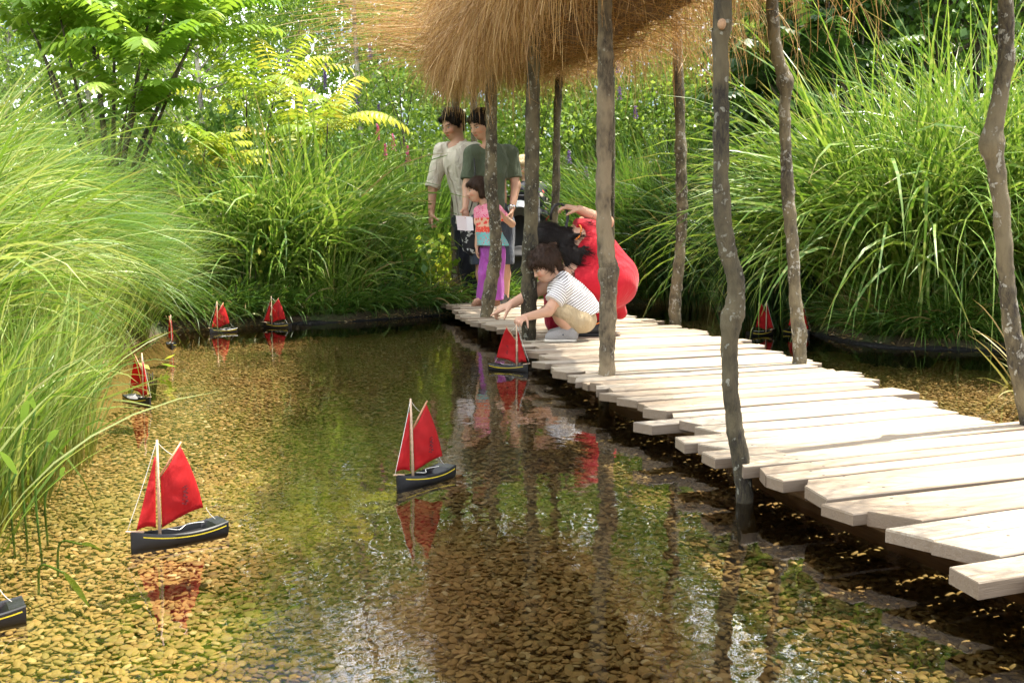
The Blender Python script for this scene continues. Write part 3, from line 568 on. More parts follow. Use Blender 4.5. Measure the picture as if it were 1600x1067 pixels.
_bl = ['glossy leaved birch behind the taller lime sumac', 'birch showing its pale stem between the two lime sumacs and the straw', 'birch straight behind the man and the straw curtain', 'birch behind the woman in olive, seen through the posts', 'birch behind the tan post, right of the straw', 'birch at the left beside the feather leaved tree', 'second row birch behind the zebra grass top', 'second row birch left of the straw tuft', 'second row birch hidden mostly by the straw', 'second row birch right of the straw', 'second row birch behind the feather leaved tree', 'birch behind the pale speckled post', 'distant birch at the upper left corner', 'distant birch behind the huge banded grass', 'farthest birch outside the left corner', 'farthest birch outside the right corner']
BIRCH = _bl
for i, (x, y) in enumerate(pos):
    src = srcs[i % 3] if i >= 3 else None
    e = plant_tree('birch_tree', BIRCH[i], x, y, specs[i % 3], 'tree', lf_birch, bark_white, GB, rz=rs.uniform(0, 6.28), sc=rs.uniform(0.86, 1.0)*(1.0 if x < 3 else 0.85), src=src)
    if i < 3: srcs.append(e)
# far wood beyond the birches: one mass
rs0 = np.random.RandomState(77); C = []
for k in range(1500):
    a = rs0.uniform(-1.25, 1.25); dd = rs0.uniform(17.5, 22); x, y = math.sin(a)*dd, math.cos(a)*dd; z = rs0.uniform(0.1, 6.3)
    C.append(np.array([x, y, z])+rs0.randn(80, 3)*np.array([0.5, 0.5, 0.42]))
C = np.concatenate(C); lv, lf = leafquads(rs0, C, 0.17, 0.5, 0.75)
tag(np_mesh('far_wood', lv, lf, lf_mid, None, False, {'rnd': np.repeat(rs0.rand(len(C)), 4)}), 'dense green wood closing the view behind the birches', 'wood', kind='stuff')

# shrubs: leafy bushes of the back bank
def shrub(name, label, px, Y, h, r, n, lsize, mat, seed, group=None, cat='shrub'):
    x, y = gp(px, Y)
    return plant_tree(name, label, x, y, dict(seed=seed, h=h, h0=0.1, rmax=r, n=n, nb=max(12, n//90), lsize=lsize, tr=0.02 if h > 0.9 else 0.004, cl=0.13 if h > 0.3 else 0.05, up=0.5, asp=0.6, lean=0.05), cat, mat, bark_dark, group, 'foliage')
GS = 'leafy shrubs behind the boardwalk'
shrub('shrub', 'light dappled shrub behind the woman in the green shirt', 830, 11.6, 2.3, 0.8, 5200, 0.06, lf_birch, 201, GS)
shrub('shrub', 'green shrub left of the man, under the straw fringe', 640, 11.3, 2.2, 0.8, 4200, 0.06, lf_birch, 202, GS)
shrub('shrub', 'green shrub behind the tan post above the crouching woman', 930, 11.9, 2.2, 0.8, 4500, 0.06, lf_birch, 203, GS)
shrub('shrub', 'sunlit shrub behind the grass right of the tan post', 1040, 11.8, 2.4, 0.8, 4500, 0.06, lf_birch, 204, GS)
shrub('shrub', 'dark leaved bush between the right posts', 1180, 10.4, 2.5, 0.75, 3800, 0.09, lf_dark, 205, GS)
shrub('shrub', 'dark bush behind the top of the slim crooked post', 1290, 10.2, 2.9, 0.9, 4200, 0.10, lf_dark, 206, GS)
shrub('shrub', 'deep green shrub behind the bright zebra grass', 490, 10.6, 1.6, 0.9, 3600, 0.06, lf_mid, 207, GS)
shrub('shrub', 'deep green shrub behind the silky mound', 330, 9.6, 1.6, 0.8, 3600, 0.07, lf_mid, 208, GS)
c = gp(700, 9.3); shrub('bramble', 'low broad leaved bramble at the foot of the slim post left of the people', 692, 9.15, 0.42, 0.30, 420, 0.085, lf_lime, 209, None, 'plant')
shrub('bramble', 'broad leaved creeper hanging in the dark left part of the zebra grass', 395, 8.15, 0.85, 0.22, 300, 0.075, lf_lime, 210, None, 'plant')
shrub('bramble', 'dark ivy like leaves over the liner below the left of the man', 615, 8.85, 0.35, 0.35, 380, 0.08, lf_mid, 211, None, 'plant')
shrub('bramble', 'small bright leaved water plant behind the second boat on the left', 232, 4.85, 0.16, 0.06, 26, 0.06, lf_lime, 212, None, 'plant')

# ---- pinnate fronds (tree of heaven, sumac)
def frond(rs, base, phi, th0, L_, nl, lw, ll, droop=1.3):
    K = nl+2; u = np.linspace(0, 1, K); th = th0+droop*u**1.4
    d = np.stack([np.sin(th)*math.cos(phi), np.sin(th)*math.sin(phi), np.cos(th)], 1); P = base+np.vstack([[0, 0, 0], np.cumsum(d[:-1]*L_/(K-1), 0)])
    side = np.array([-math.sin(phi), math.cos(phi), 0]); v = []; f = []
    rv_, rf_ = ribbons(P[None], np.tile(side, (1, K, 1)), np.full((1, K), 0.0025)); v.append(rv_); f.append(rf_); n0 = len(rv_)
    for k in range(2, K):
        for sg in (-1, 1):
            dn = np.cross(d[k], side); tip = side*sg*0.86+d[k]*0.4+dn*rs.uniform(-0.1, 0.2)+np.array([0, 0, -0.25-0.2*rs.rand()]); tip /= np.linalg.norm(tip)
            l_ = ll*rs.uniform(0.8, 1.1)*math.sin(math.pi*min(0.96, 0.25+0.65*k/K))**0.5; wv_ = np.cross(tip, dn); wv_ /= np.linalg.norm(wv_)+1e-9; b = P[k]
            q = np.array([b, b+tip*l_*0.3+wv_*lw*0.5, b+tip*l_*0.65+wv_*lw*0.38+np.array([0, 0, -0.08*l_]), b+tip*l_+np.array([0, 0, -0.25*l_]), b+tip*l_*0.65-wv_*lw*0.38+np.array([0, 0, -0.08*l_]), b+tip*l_*0.3-wv_*lw*0.5])
            v.append(q); f.append(np.array([[n0, n0+1, n0+2, n0+5], [n0+5, n0+2, n0+3, n0+4]])); n0 += 6
    return np.concatenate(v), np.concatenate(f)
def sumac(name, label, x, y, tips, mat, seed, L_=0.55, ll=0.13, lw=0.04, nl=11, nf=9, cat='shrub', group=None, tr=0.014, z0=None):
    """tips: list of branch end points (x,y,z) each carrying a whorl of fronds"""
    rs = np.random.RandomState(seed); z = float(ground_z(np.array([x]), np.array([y]))[0]); e = empty(name, (x, y, z)); tag(e, label, cat, group)
    S = Acc(); Fo = Acc(); b = np.array([x, y, z-0.05])
    for (tx, ty, tz) in tips:
        tp = np.array([tx, ty, tz]); zf = rs.uniform(0.25, 0.6)*(tz-z); m = np.array([x+(tx-x)*0.25, y+(ty-y)*0.25, z+zf]); v, f = tube(smooth_path([b, m, tp], 6), np.linspace(tr, 0.006, 13), 6); S.add(v, f)
        for k in range(nf):
            v, f = frond(rs, tp-np.array([0, 0, 0.03*k*0.6]), 2*math.pi*k/nf*1.0+rs.uniform(-.3, .3)+tx, rs.uniform(0.35, 1.15), L_*rs.uniform(0.75, 1.15), nl, lw, ll, rs.uniform(0.7, 1.4))
            Fo.add(v, f, rnd=np.float32(np.clip(0.15+0.85*rs.rand(), 0, 1)))
    Fo.build('foliage', mat, e, False, loc=None); S.build('stem', bark_dark, e)
    for ch in e.children: ch.location = (-x, -y, -z)
    return e
def T(px, py, Y): p = W(px, py, Y); return (p.x, p.y, p.z)
x, y = gp(505, 9.3); sumac('sumac', 'lime green sumac with feather leaves in the centre above the zebra grass', x, y, [T(512, 192, 9.3), T(468, 215, 9.6)], lf_lime, 301, 0.72, 0.15, 0.034, 14, 10)
x, y = gp(390, 9.8); sumac('sumac', 'lime green sumac standing taller, left of the centre one', x, y, [T(385, 145, 9.8), T(432, 135, 10.1)], lf_lime, 302, 0.75, 0.15, 0.034, 14, 10)
x, y = gp(300, 8.2); sumac('sumac', 'small yellow green sumac peeping over the silky grass mound', x, y, [T(322, 225, 8.5), T(345, 250, 8.6)], lf_lime, 303, 0.45, 0.11, 0.034)
x, y = gp(180, 9.0); sumac('tree_of_heaven', 'tree with long drooping feather leaves at the upper left, sky showing through', x, y,
    [T(150, 40, 8.6), T(220, 90, 8.4), T(260, 20, 8.8), T(300, 60, 9.0), T(90, 10, 8.6), T(180, -30, 9.0), T(330, 10, 9.4), T(250, -60, 9.3), T(60, 60, 9.0), T(20, -20, 8.8), T(120, -70, 9.0), T(200, 160, 8.6)], lf_tree, 304, 0.75, 0.17, 0.055, 13, 10, 'tree', None, 0.04)
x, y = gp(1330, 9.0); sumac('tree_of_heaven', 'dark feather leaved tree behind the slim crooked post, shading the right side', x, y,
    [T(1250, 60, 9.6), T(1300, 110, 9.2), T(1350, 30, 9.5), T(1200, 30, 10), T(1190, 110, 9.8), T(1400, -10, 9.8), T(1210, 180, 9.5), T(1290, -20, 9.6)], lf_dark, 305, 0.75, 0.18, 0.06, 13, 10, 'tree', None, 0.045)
x, y = gp(1500, 10.2)
GD = 'dark thin trees at the upper right'
for k, (px, Y) in enumerate([(1408, 10.6), (1452, 10.2), (1492, 10.9), (1560, 11.2), (1650, 10.6)]):
    x, y = gp(px, Y); plant_tree('dark_tree', 'thin dark trunked tree at the upper right, '+['leftmost of the row', 'second from the left of the row', 'middle one of the row', 'just left of the bent post top', 'at the right border'][k], x, y, dict(seed=400+k, h=4.6, h0=2.3, rmax=1.2, n=2600, nb=40, lsize=0.10, tr=0.07, cl=0.24, up=0.6, asp=0.65, lean=0.04), 'tree', lf_mid, bark_dark, GD, rz=0)
GT = 'trees at the sides of the garden'
for k, (x, y, h) in enumerate([(-6.6, 9.4, 4.2), (-6.0, 6.0, 3.6), (-5.6, 3.0, 3.6), (6.8, 9.2, 3.9), (7.6, 6.6, 3.6)]):
    plant_tree('garden_tree', 'bushy green tree beyond the '+['left grass, farthest back', 'left grass, midway', 'left grass, nearest', 'right grass, farther', 'right grass, nearer'][k], x, y, dict(seed=450+k, h=h, h0=0.4, rmax=1.2, n=6000, nb=70, lsize=0.09, tr=0.06, cl=0.24, up=0.6, asp=0.6, lean=0.04), 'tree', lf_mid, bark_dark, GT)
# flowering perennials
def spikes(name, label, cx_, Y, pts, mat, seed, size=0.12, sw=0.018):
    rs = np.random.RandomState(seed); x, y = gp(cx_, Y); z = float(ground_z(np.array([x]), np.array([y]))[0]); e = empty(name, (x, y, z)); tag(e, label, 'flowers')
    st_ = Acc()
    for (px, py) in pts:
        yy = Y+rs.uniform(-0.3, 0.3); p = np.array(W(px, py, yy)); b = np.array([x+(p[0]-x)*0.4, y+(p[1]-y)*0.4, z])
        v, f = tube(smooth_path([b, (b+p)/2+np.array([0, 0, 0.15]), p], 5), np.linspace(0.006, 0.002, 11), 5); st_.add(v, f)
        n = 130; tt = rs.rand(n); a = rs.uniform(0, 6.28, n); q = sw*(1-0.75*tt)*rs.uniform(0.4, 1, n)
        C = p+np.stack([np.cos(a)*q, np.sin(a)*q, (tt-0.5)*size], 1); lv, lf = leafquads(rs, C, 0.016, -0.2, 0.8)
        o = np_mesh('flower_spike', lv, lf, mat, e, False, {'rnd': np.repeat(rs.rand(n), 4)}); o.location = (-x, -y, -z)
    o = st_.build('stem', lf_mid, e); o.location = (-x, -y, -z)
    return e
fl_p = leaf_mat('petal_purple', [(0.10, 0.04, 0.25), (0.22, 0.10, 0.42)], 0.3); fl_k = leaf_mat('petal_pink', [(0.5, 0.05, 0.22), (0.7, 0.15, 0.38)], 0.3)
spikes('loosestrife', 'pink loosestrife spikes left of the man', 605, 10.4, [(614, 222), (590, 207), (637, 240), (602, 238)], fl_k, 501, 0.16, 0.026)
spikes('buddleia', 'purple buddleia spikes scattered in front of the birches', 540, 11.2, [(490, 150), (508, 128), (537, 158), (555, 150), (578, 80), (450, 92), (592, 175), (508, 112), (520, 168), (560, 172)], fl_p, 502, 0.17, 0.028)
spikes('buddleia', 'purple flower heads right of the thin dark post', 900, 10.8, [(889, 246), (916, 270), (968, 146), (993, 176), (966, 105)], fl_p, 503, 0.13, 0.035)

# arrowhead water plant, bottom left
rs0 = np.random.RandomState(9); e = empty('water_plant', (-1.12, 2.35, 0)); tag(e, 'broad leaved water plant with pointed leaves at the lower left shore', 'plant')
stA = Acc()
for (px, py, Y, ll, tx, ty) in [(75, 690, 2.3, 0.06, 0.5, 0.8), (128, 850, 2.22, 0.045, 1, 0.25), (100, 895, 2.1, 0.08, 0.7, -0.6), (35, 660, 2.35, 0.08, 0.3, 1), (55, 640, 2.4, 0.07, -0.2, 1), (95, 745, 2.45, 0.05, 0.3, 1), (25, 740, 2.2, 0.08, -0.3, 0.9)]:
    p = W(px, py, Y); base = V(p.x-0.05-0.06*rs0.rand(), p.y+0.05, -0.1); m = (p+base)/2+V(-0.02, 0, 0.04)
    v, f = tube(smooth_path([base, m, p], 5), 0.0028, 5); stA.add(v, f, rnd=np.float32(0.6))
    a = V(tx, -0.2, ty).normalized(); b = a.cross(V(0.2, 1, 0.3)).normalized(); K = 8; u = np.linspace(0, 1, K); wd = ll*0.10*np.sin(np.pi*np.clip(u*0.9+0.1, 0, 1))**0.8*1.3
    Pc = np.array([tuple(p+a*(ll*x)+V(0, 0, -0.02*x*x)) for x in u]); vv, ff = ribbons(Pc[None], np.tile(np.array(b), (1, K, 1)), wd[None])
    o = np_mesh('leaf', vv, ff, lf_mid, e, True, {'rnd': np.full(len(vv), 0.9)}); o.location = (1.12, -2.35, 0)
o = stA.build('stem', lf_mid, e); o.location = (1.12, -2.35, 0)
# two long fallen reeds bent over the water near the back boats
for k, (pts, lab) in enumerate([([G(332, 512), W(395, 490, 7.6), G(425, 508)], 'single bent reed arching over the water between the back boats')]):
    P = smooth_path(pts, 10); S = np.tile([0, 0.7, 0.7], (1, len(P), 1)); v, f = ribbons(P[None], S, np.full((1, len(P)), 0.006)); tag(np_mesh('bent_reed', v, f, g_bright, None, True, {'rnd': np.full(len(v), 0.9), 't': np.full(len(v), 0.6)}), lab, 'reed')

# ================================================================== THATCH CANOPY
CX = [(1.0, 1.10), (2.0, 0.99), (4.0, 0.62), (5.5, 0.42), (6.5, 0.30), (8.0, 0.08), (9.3, -0.12)]
def cxl(y): return np.interp(y, *zip(*CX))
def lift(y): return np.interp(y, [6.3, 8.2, 9.3], [0, 0.14, 0.22])
def half(y): return np.interp(y, [1, 4, 6, 7, 8.5, 9.3], [0.54, 0.56, 0.66, 0.72, 0.70, 0.5])
t = NT('straw'); r = attr(t, 'rnd').outputs['Fac']; tt = attr(t, 't').outputs['Fac']
c = t.ramp(r, [(0.0, (0.13, 0.065, 0.022)), (0.35, (0.30, 0.17, 0.06)), (0.7, (0.46, 0.29, 0.115)), (1.0, (0.66, 0.48, 0.24))])
straw_m = t.leafy(c, 0.3, 0.5, (1.0, 0.85, 0.6), 0.3)
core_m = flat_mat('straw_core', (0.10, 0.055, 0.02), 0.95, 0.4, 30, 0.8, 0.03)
can = empty('thatched_canopy', (0.3, 5.5, 1.75)); tag(can, 'shaggy golden straw canopy hanging over the boardwalk on rough posts', 'canopy')
CANL = np.array([0.3, 5.5, 1.75])
# inner straw mass
ny = 44; yy = np.linspace(1.2, 9.25, ny); m = 22; rows = []; rsc = np.random.RandomState(8)
for k, y in enumerate(yy):
    e_ = math.sin(math.pi*min(1, max(0, (k+0.3)/(ny-0.4))))**0.35; hw = half(y)*0.80*e_; hh = 0.24*e_
    a = np.linspace(0, 2*np.pi, m, endpoint=False); rn = 1+0.08*rsc.randn(m); ca = np.sign(np.cos(a))*np.abs(np.cos(a))**0.7
    rows.append(np.stack([cxl(y)+hw*ca*rn, np.full(m, y)+0.04*rsc.randn(m), 2.05+lift(y)+hh*np.sin(a)*rn+0.03*np.sin(y*3+np.cos(a)*2)], 1))
rows = np.array(rows); i = np.arange(ny-1)[:, None]*m; j = np.arange(m)[None, :]; j2 = (j+1) % m
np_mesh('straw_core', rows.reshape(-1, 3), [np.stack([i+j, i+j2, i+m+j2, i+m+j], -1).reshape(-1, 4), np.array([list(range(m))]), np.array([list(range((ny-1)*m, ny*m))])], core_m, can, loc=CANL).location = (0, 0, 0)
def strands(rs, n, y, x, z, phi, th0, th1, L_, w, K=8, p=0.8, wander=0.35):
    L_ = L_*np.interp(y, [6.3, 8.0], [1, 0.66])*(1+0.22*np.sin(y*9.1+x*4)+0.15*np.sin(y*23)); phi = phi+0.35*np.sin(y*7.3+z*5); z = z+0.03*np.sin(y*13+x*9)
    P, S, Wd = blades(rs, np.stack([x, y, z+lift(y)], 1), phi+rs.randn(n)*0.25, L_, th0, th1, w, K, p, wander*1.9, 0.10); Wd = Wd*0+w[:, None]*np.linspace(1, 0.5, K)[None, :]
    v, f = ribbons(P, S, Wd); return v, f, np.repeat(np.clip(rs.rand(n)*0.7+0.15+0.22*np.sin(y*11+x*7)*np.sin(x*13+z*17), 0, 1), K*2), np.tile(np.repeat(np.linspace(0, 1, K), 2), n)
def thatch_piece(name, parts):
    A = Acc()
    for (v, f, r, t_) in parts: A.add(v, f, rnd=r, t=t_)
    o = A.build(name, straw_m, can, loc=CANL); o.location = (0, 0, 0); return o
rs = np.random.RandomState(40); U = rs.uniform
pr_ = []
n = 9000; y = U(1.2, 9.35, n); sg = np.where(rs.rand(n) < 0.5, -1, 1); x = cxl(y)+half(y)*U(-0.75, 0.75, n); z = U(2.05, 2.36, n)    # top cover, laid outward
phi = np.where(x < cxl(y), np.pi, 0)+rs.randn(n)*0.5; pr_.append(strands(rs, n, y, x, z, phi, U(1.2, 1.6, n), U(0.4, 1.4, n), U(0.2, 0.42, n), U(0.0015, 0.003, n)))
n = 6500; y = U(1.3, 9.3, n); x = cxl(y)+half(y)*U(-0.8, 0.8, n); z = U(1.80, 1.86, n)                                              # underside tangle
pr_.append(strands(rs, n, y, x, z, U(0, 6.28, n), U(1.3, 1.8, n), U(-0.3, 0.7, n), U(0.2, 0.45, n), U(0.0012, 0.0025, n)))
n = 900; y = U(3.0, 9.2, n); x = cxl(y)+half(y)*U(-0.8, 0.9, n); z = U(1.80, 1.9, n)                                                # stray hanging stems
pr_.append(strands(rs, n, y, x, z, U(0, 6.28, n), U(2.2, 3.0, n), U(0.1, 0.7, n), U(0.12, 0.34, n), U(0.0009, 0.0016, n)))
thatch_piece('straw_cover', pr_)
pr_ = []; n = 24000; y = 9.2-7.0*rs.rand(n)**1.25; x = cxl(y)-half(y)*U(0.40, 0.84, n); z = U(1.86, 2.5, n)                            # thick left curtain
pr_.append(strands(rs, n, y, x, z, np.pi+rs.randn(n)*0.8, U(1.5, 2.5, n), U(0.4, 1.4, n), U(0.25, 0.58, n), U(0.0010, 0.0021, n), 9))
n = 2600; y = U(8.3, 9.2, n); x = cxl(y)+half(y)*U(-1, 0.9, n); z = U(1.8, 2.3, n)                                                  # far end fringe
pr_.append(strands(rs, n, y, x, z, U(0, 6.28, n), U(1.4, 2.4, n), U(0.6, 1.4, n), U(0.3, 0.55, n), U(0.0013, 0.0026, n), 9))
thatch_piece('straw_curtain', pr_)
pr_ = []; n = 2800; y = U(1.6, 8.8, n); x = cxl(y)+half(y)*U(0.75, 1.0, n); z = U(1.85, 2.2, n)                                     # thin right fringe
pr_.append(strands(rs, n, y, x, z, rs.randn(n)*0.8, U(1.6, 2.6, n), U(0.6, 1.3, n), U(0.18, 0.55, n), U(0.0011, 0.0021, n), 10))
thatch_piece('straw_fringe', pr_)
pr_ = []; n = 520; y = U(6.6, 7.8, n); c_ = rs.randint(0, 9, n); cp_ = np.pi+np.array([-.35, -.2, 0, .15, .3, .1, -.1, .25, -.25])[c_]; x = np.full(n, -0.55)+U(-.2, .1, n); z = np.array([2.05, 1.98, 2.12, 1.9, 2.2, 1.85, 2.08, 1.94, 2.0])[c_]+rs.randn(n)*0.035
pr_.append(strands(rs, n, y, x, z, cp_+rs.randn(n)*0.10, U(1.35, 1.72, n), U(0.1, 0.5, n), U(0.35, 0.82, n), U(0.0012, 0.0022, n), 9, 1.2, 0.1))
thatch_piece('straw_tuft', pr_)
for y0 in (2.66, 4.3, 5.8, 7.3, 8.9):
    a = np.array([cxl(y0)-half(y0)*0.7, y0+0.1, 1.86+lift(y0)]); b = np.array([cxl(y0)+half(y0)*0.75, y0-0.1, 1.88+lift(y0)]); v, f = tube(smooth_path([a, (a+b)/2+np.array([0, 0.03, 0.015]), b], 6), 0.022, 10, 0.03, 3)
    np_mesh('rafter', v, f, bark_dark, can, loc=CANL).location = (0, 0, 0)
for sx in (-0.6, 0.6):
    ys_ = np.linspace(1.3, 9.1, 14); v, f = tube(np.stack([cxl(ys_)+half(ys_)*sx, ys_, 1.90+lift(ys_)+0.012*np.sin(ys_*4)], 1), 0.024, 10, 0.03, 5); np_mesh('pole', v, f, bark_dark, can, loc=CANL).location = (0, 0, 0)
# ================================================================== TOY SAILING BOATS
hull_m = NT('black_hull'); _o = hull_m.n('TexCoord').outputs['Object']; _n = hull_m.noise(_o, 60, 3); hull_m = hull_m.done(hull_m.pr(hull_m.ramp(_n.outputs[0], [(0.3, (0.003, 0.003, 0.004)), (0.7, (0.007, 0.007, 0.008))]), 0.42))
yel_m = flat_mat('yellow_paint', (0.75, 0.58, 0.03), 0.4, 0.05); wood_m = flat_mat('varnished_wood', (0.42, 0.20, 0.10), 0.4, 0.2, 80)
palew_m = flat_mat('pale_wood', (0.62, 0.42, 0.28), 0.5, 0.2, 80); cord_m = flat_mat('white_cord', (0.78, 0.75, 0.68), 0.8, 0.05)
t = NT('red_sailcloth'); o = t.n('TexCoord').outputs['Object']; n1 = t.noise(t.map(o, (14, 14, 9)), 1.2, 2, 0.5, 0.8); w1 = t.noise(o, 900, 2)
c = t.ramp(t.noise(o, 30, 3).outputs[0], [(0.3, (0.52, 0.010, 0.012)), (0.7, (0.64, 0.016, 0.018))])
p = t.pr(c, 0.7, t.bump(t.math('ADD', n1.outputs[0], t.math('MULTIPLY', w1.outputs[0], 0.03)), 0.5, 0.02)); tr = t.n('BsdfTranslucent'); t.l(c, tr.inputs[0]); m_ = t.n('MixShader', Fac=0.42)
t.l(p.outputs[0], m_.inputs[1]); t.l(tr.outputs[0], m_.inputs[2]); sail_m = t.done(m_)
print_m = flat_mat('dark_print', (0.16, 0.008, 0.012), 0.8, 0.2)
BL = 0.215; MX = 0.150
def hull_mesh():
    ns = 17; rows = []; 
    for k in range(ns):
        u = k/(ns-1); x = u*BL; b = 0.036*(math.sin(math.pi*min(1, 0.30+u*0.72)))**0.75*(1 if u < 0.97 else 0.55) if u < 1 else 0.002
        b = max(b, 0.003); sh = 0.022+0.016*(u-0.42)**2*3.2; 
        prof = [(0, -0.012), (0.55, -0.011), (0.88, -0.002), (1.0, 0.010), (1.0, sh-0.0015), (0.93, sh+0.001), (0.86, sh)]
        inner = 0.86; dz = 0.0
        if 0.15 < u < 0.90: dz = -0.014; 
        prof += [(0.80 if dz else 0.6, sh+dz), (0.3, sh+dz-0.0015*(dz != 0)), (0.0, sh+dz-0.001*(dz != 0)+ (0.001 if not dz else 0))]
        pts = [(x, b*a, z) for a, z in prof]; pts = pts+[(x, -y_, z) for (x_, y_, z) in pts[-2:0:-1]]; rows.append(pts)
    m = len(rows[0]); v = np.array(rows).reshape(-1, 3); i = np.arange(ns-1)[:, None]*m; j = np.arange(m)[None, :]; j2 = (j+1) % m
    return v, [np.stack([i+j, i+m+j, i+m+j2, i+j2], -1).reshape(-1, 4), np.array([list(range(m))]), np.array([list(range(ns*m-1, (ns-1)*m-1, -1))])]
def stripe_mesh():
    A = Acc(); 
    for sg in (-1, 1):
        P = []
        for k in range(24):
            u = 0.03+0.86*k/23; b = 0.036*(math.sin(math.pi*min(1, 0.30+u*0.72)))**0.75; P.append((u*BL, sg*(b+0.0006), 0.0145+0.016*(u-0.42)**2*3.0))
        P = np.array(P); v, f = ribbons(P[None], np.tile([0, 0, 1.0], (1, 24, 1)), np.full((1, 24), 0.0013)); A.add(v, f)
    return A
def sail_grid(corners, bulge, n=12, m=14, hol=0.0):
    """corners a(bottom fore) b(top fore) c(top aft) d(bottom aft); solid cloth 0.8 mm thick"""
    a, b, c, d = [np.array(q, float) for q in corners]; u = np.linspace(0, 1, n)[:, None, None]; w = np.linspace(0, 1, m)[None, :, None]
    P = (a*(1-w)+b*w)*(1-u)+(d*(1-w)+c*w)*u; bl = bulge*np.sin(np.pi*u)*np.sin(np.pi*(w*0.8+0.1)); P = P+bl*np.array([0, 1, 0])
    P = P+np.array([1.0, 0, 0])*hol*np.sin(np.pi*w)*u+0.0012*np.sin(w*19+u*6)*np.array([0, 1, 0])*np.sin(np.pi*np.clip(u, 0, 1))
    P = P+np.array([0, 0, 1.0])*0.006*np.sin(np.pi*u)*(1-w)
    F0 = P.reshape(-1, 3)-np.array([0, 0.0004, 0]); F1 = P.reshape(-1, 3)+np.array([0, 0.0004, 0]); i = np.arange(n-1)[:, None]*m; j = np.arange(m-1)[None, :]
    q = np.stack([i+j, i+m+j, i+m+j+1, i+j+1], -1).reshape(-1, 4); N = n*m
    ring = [k*m for k in range(n)]+[(n-1)*m+k for k in range(1, m)]+[k*m+m-1 for k in range(n-2, -1, -1)]+[k for k in range(m-2, 0, -1)]
    e = np.array([(ring[k], ring[(k+1) % len(ring)], ring[(k+1) % len(ring)]+N, ring[k]+N) for k in range(len(ring))])
    return np.concatenate([F0, F1]), np.concatenate([q[:, ::-1], q+N, e])
def make_boat():
    e = empty('toy_sailboat')
    v, f = hull_mesh(); h = np_mesh('hull', v, f, hull_m, e, True); stripe_mesh().build('yellow_stripe', yel_m, h)
    mod = h.modifiers.new('edge', 'EDGE_SPLIT'); mod.split_angle = R_(38)
    v, f = tube([(MX, 0, 0.006), (MX, 0, 0.12), (MX-0.001, 0, 0.236)], [0.0038, 0.0034, 0.0026], 10); np_mesh('mast', v, f, palew_m, e)
    v, f = tube([(0.186, 0, 0.034), (0.226, 0, 0.042)], [0.003, 0.002], 8); np_mesh('bowsprit', v, f, palew_m, e)
    # mainsail set on a gaff, turning about the mast

    v, f = sail_grid([(-0.006, 0, 0.036), (-0.006, 0, 0.150), (-0.056, 0, 0.216), (-0.110, 0, 0.062)], 0.013, hol=-0.006); s_ = np_mesh('mainsail', v, f, sail_m, e, True); s_.location = (MX, 0, 0)
    v, f = tube([(-0.002, 0, 0.150), (-0.060, 0, 0.223)], [0.0028, 0.0024], 8); np_mesh('gaff', v, f, wood_m, s_)
    # printed emblem: small dark drawing near the middle of the sail (both faces)
    A = Acc(); rr = random.Random(2)
    for face in (-1, 1):
        for k in range(16):
            z = 0.082+0.042*k/15; xx = -0.058+0.005*math.sin(k*1.9)+rr.uniform(-.002, .002); w_ = rr.uniform(0.0018, 0.0048); hh = rr.uniform(0.0008, 0.0020); uu = -xx/0.1
            yb = 0.013*math.sin(math.pi*min(1, (uu-0.06)/1.0*0.95))*math.sin(math.pi*(((z-0.04)/0.15)*0.8+0.1))+face*0.0016
            A.add([(xx-w_, yb, z-hh), (xx+w_, yb, z-hh), (xx+w_*0.6, yb, z+hh), (xx-w_*0.8, yb, z+hh)], [(0, 1, 2, 3)])
    A.build('printed_emblem', print_m, s_, False)
    v, f = sail_grid([(0.010, 0, 0.040), (0.005, 0, 0.196), (0.0065, 0, 0.200), (0.060, 0, 0.044)], 0.007, hol=0.0); j_ = np_mesh('jib', v, f, sail_m, e, True); j_.location = (MX, 0, 0)
    for nm_, a, b in (('forestay', (MX, 0, 0.232), (0.222, 0, 0.043)), ('halyard', (MX, 0, 0.232), (MX-0.036, 0, 0.196)), ('mainsheet', (MX-0.110, 0, 0.062), (0.02, 0.004, 0.034))):
        v, f = tube(smooth_path([a, (np.array(a)+np.array(b))/2+np.array([0, 0, -0.003]), b], 4), 0.0007, 5); np_mesh(nm_, v, f, cord_m, e)
    v, f = tube(smooth_path([(0.05, 0.01, 0.034), (0.08, -0.012, 0.030), (0.11, 0.012, 0.028), (0.13, -0.004, 0.030)], 6), 0.0009, 5); np_mesh('loose_cord', v, f, cord_m, e)
    return e
def copy_tree(o, parent=None):
    c = o.copy(); COL.objects.link(c); c.parent = parent
    for ch in o.children: copy_tree(ch, c)
    return c
proto = make_boat(); first = [True]
def boat(bow, stern, z, label, main=0.0, jib=0.0, heel=0.0, sc=1.0, extra=None):
    """bow and stern in pixels of the water line"""
    b = G(*bow, z) if len(bow) == 2 else V(*bow); s_ = G(*stern, z) if len(stern) == 2 else V(*stern)
    if first[0]: e = proto; first[0] = False
    else: e = copy_tree(proto)
    a = math.atan2(b.y-s_.y, b.x-s_.x); c = (b+s_)/2; k = sc
    e.location = (c.x-math.cos(a)*BL/2*k, c.y-math.sin(a)*BL/2*k, z); e.rotation_euler = (heel, 0, a); e.scale = (k,)*3
    for ch in e.children:
        if ch.name.startswith('mainsail'): ch.rotation_euler = (0, 0, main)
        if ch.name.startswith('jib'): ch.rotation_euler = (0, 0, jib)
    tag(e, label, 'toy boat', 'red sailed toy boats on the pond'); return e
boat((207, 858), (347, 830), 0, 'nearest toy boat at the lower left, black hull with yellow line and wide red sail', 0.12, 0.25, 0.0, 0.98)
boat((617, 766), (703, 740), 0, 'toy boat alone in mid pond, both sails up, dark print on the larger sail', -0.15, -0.2, 0.03, 1.0)
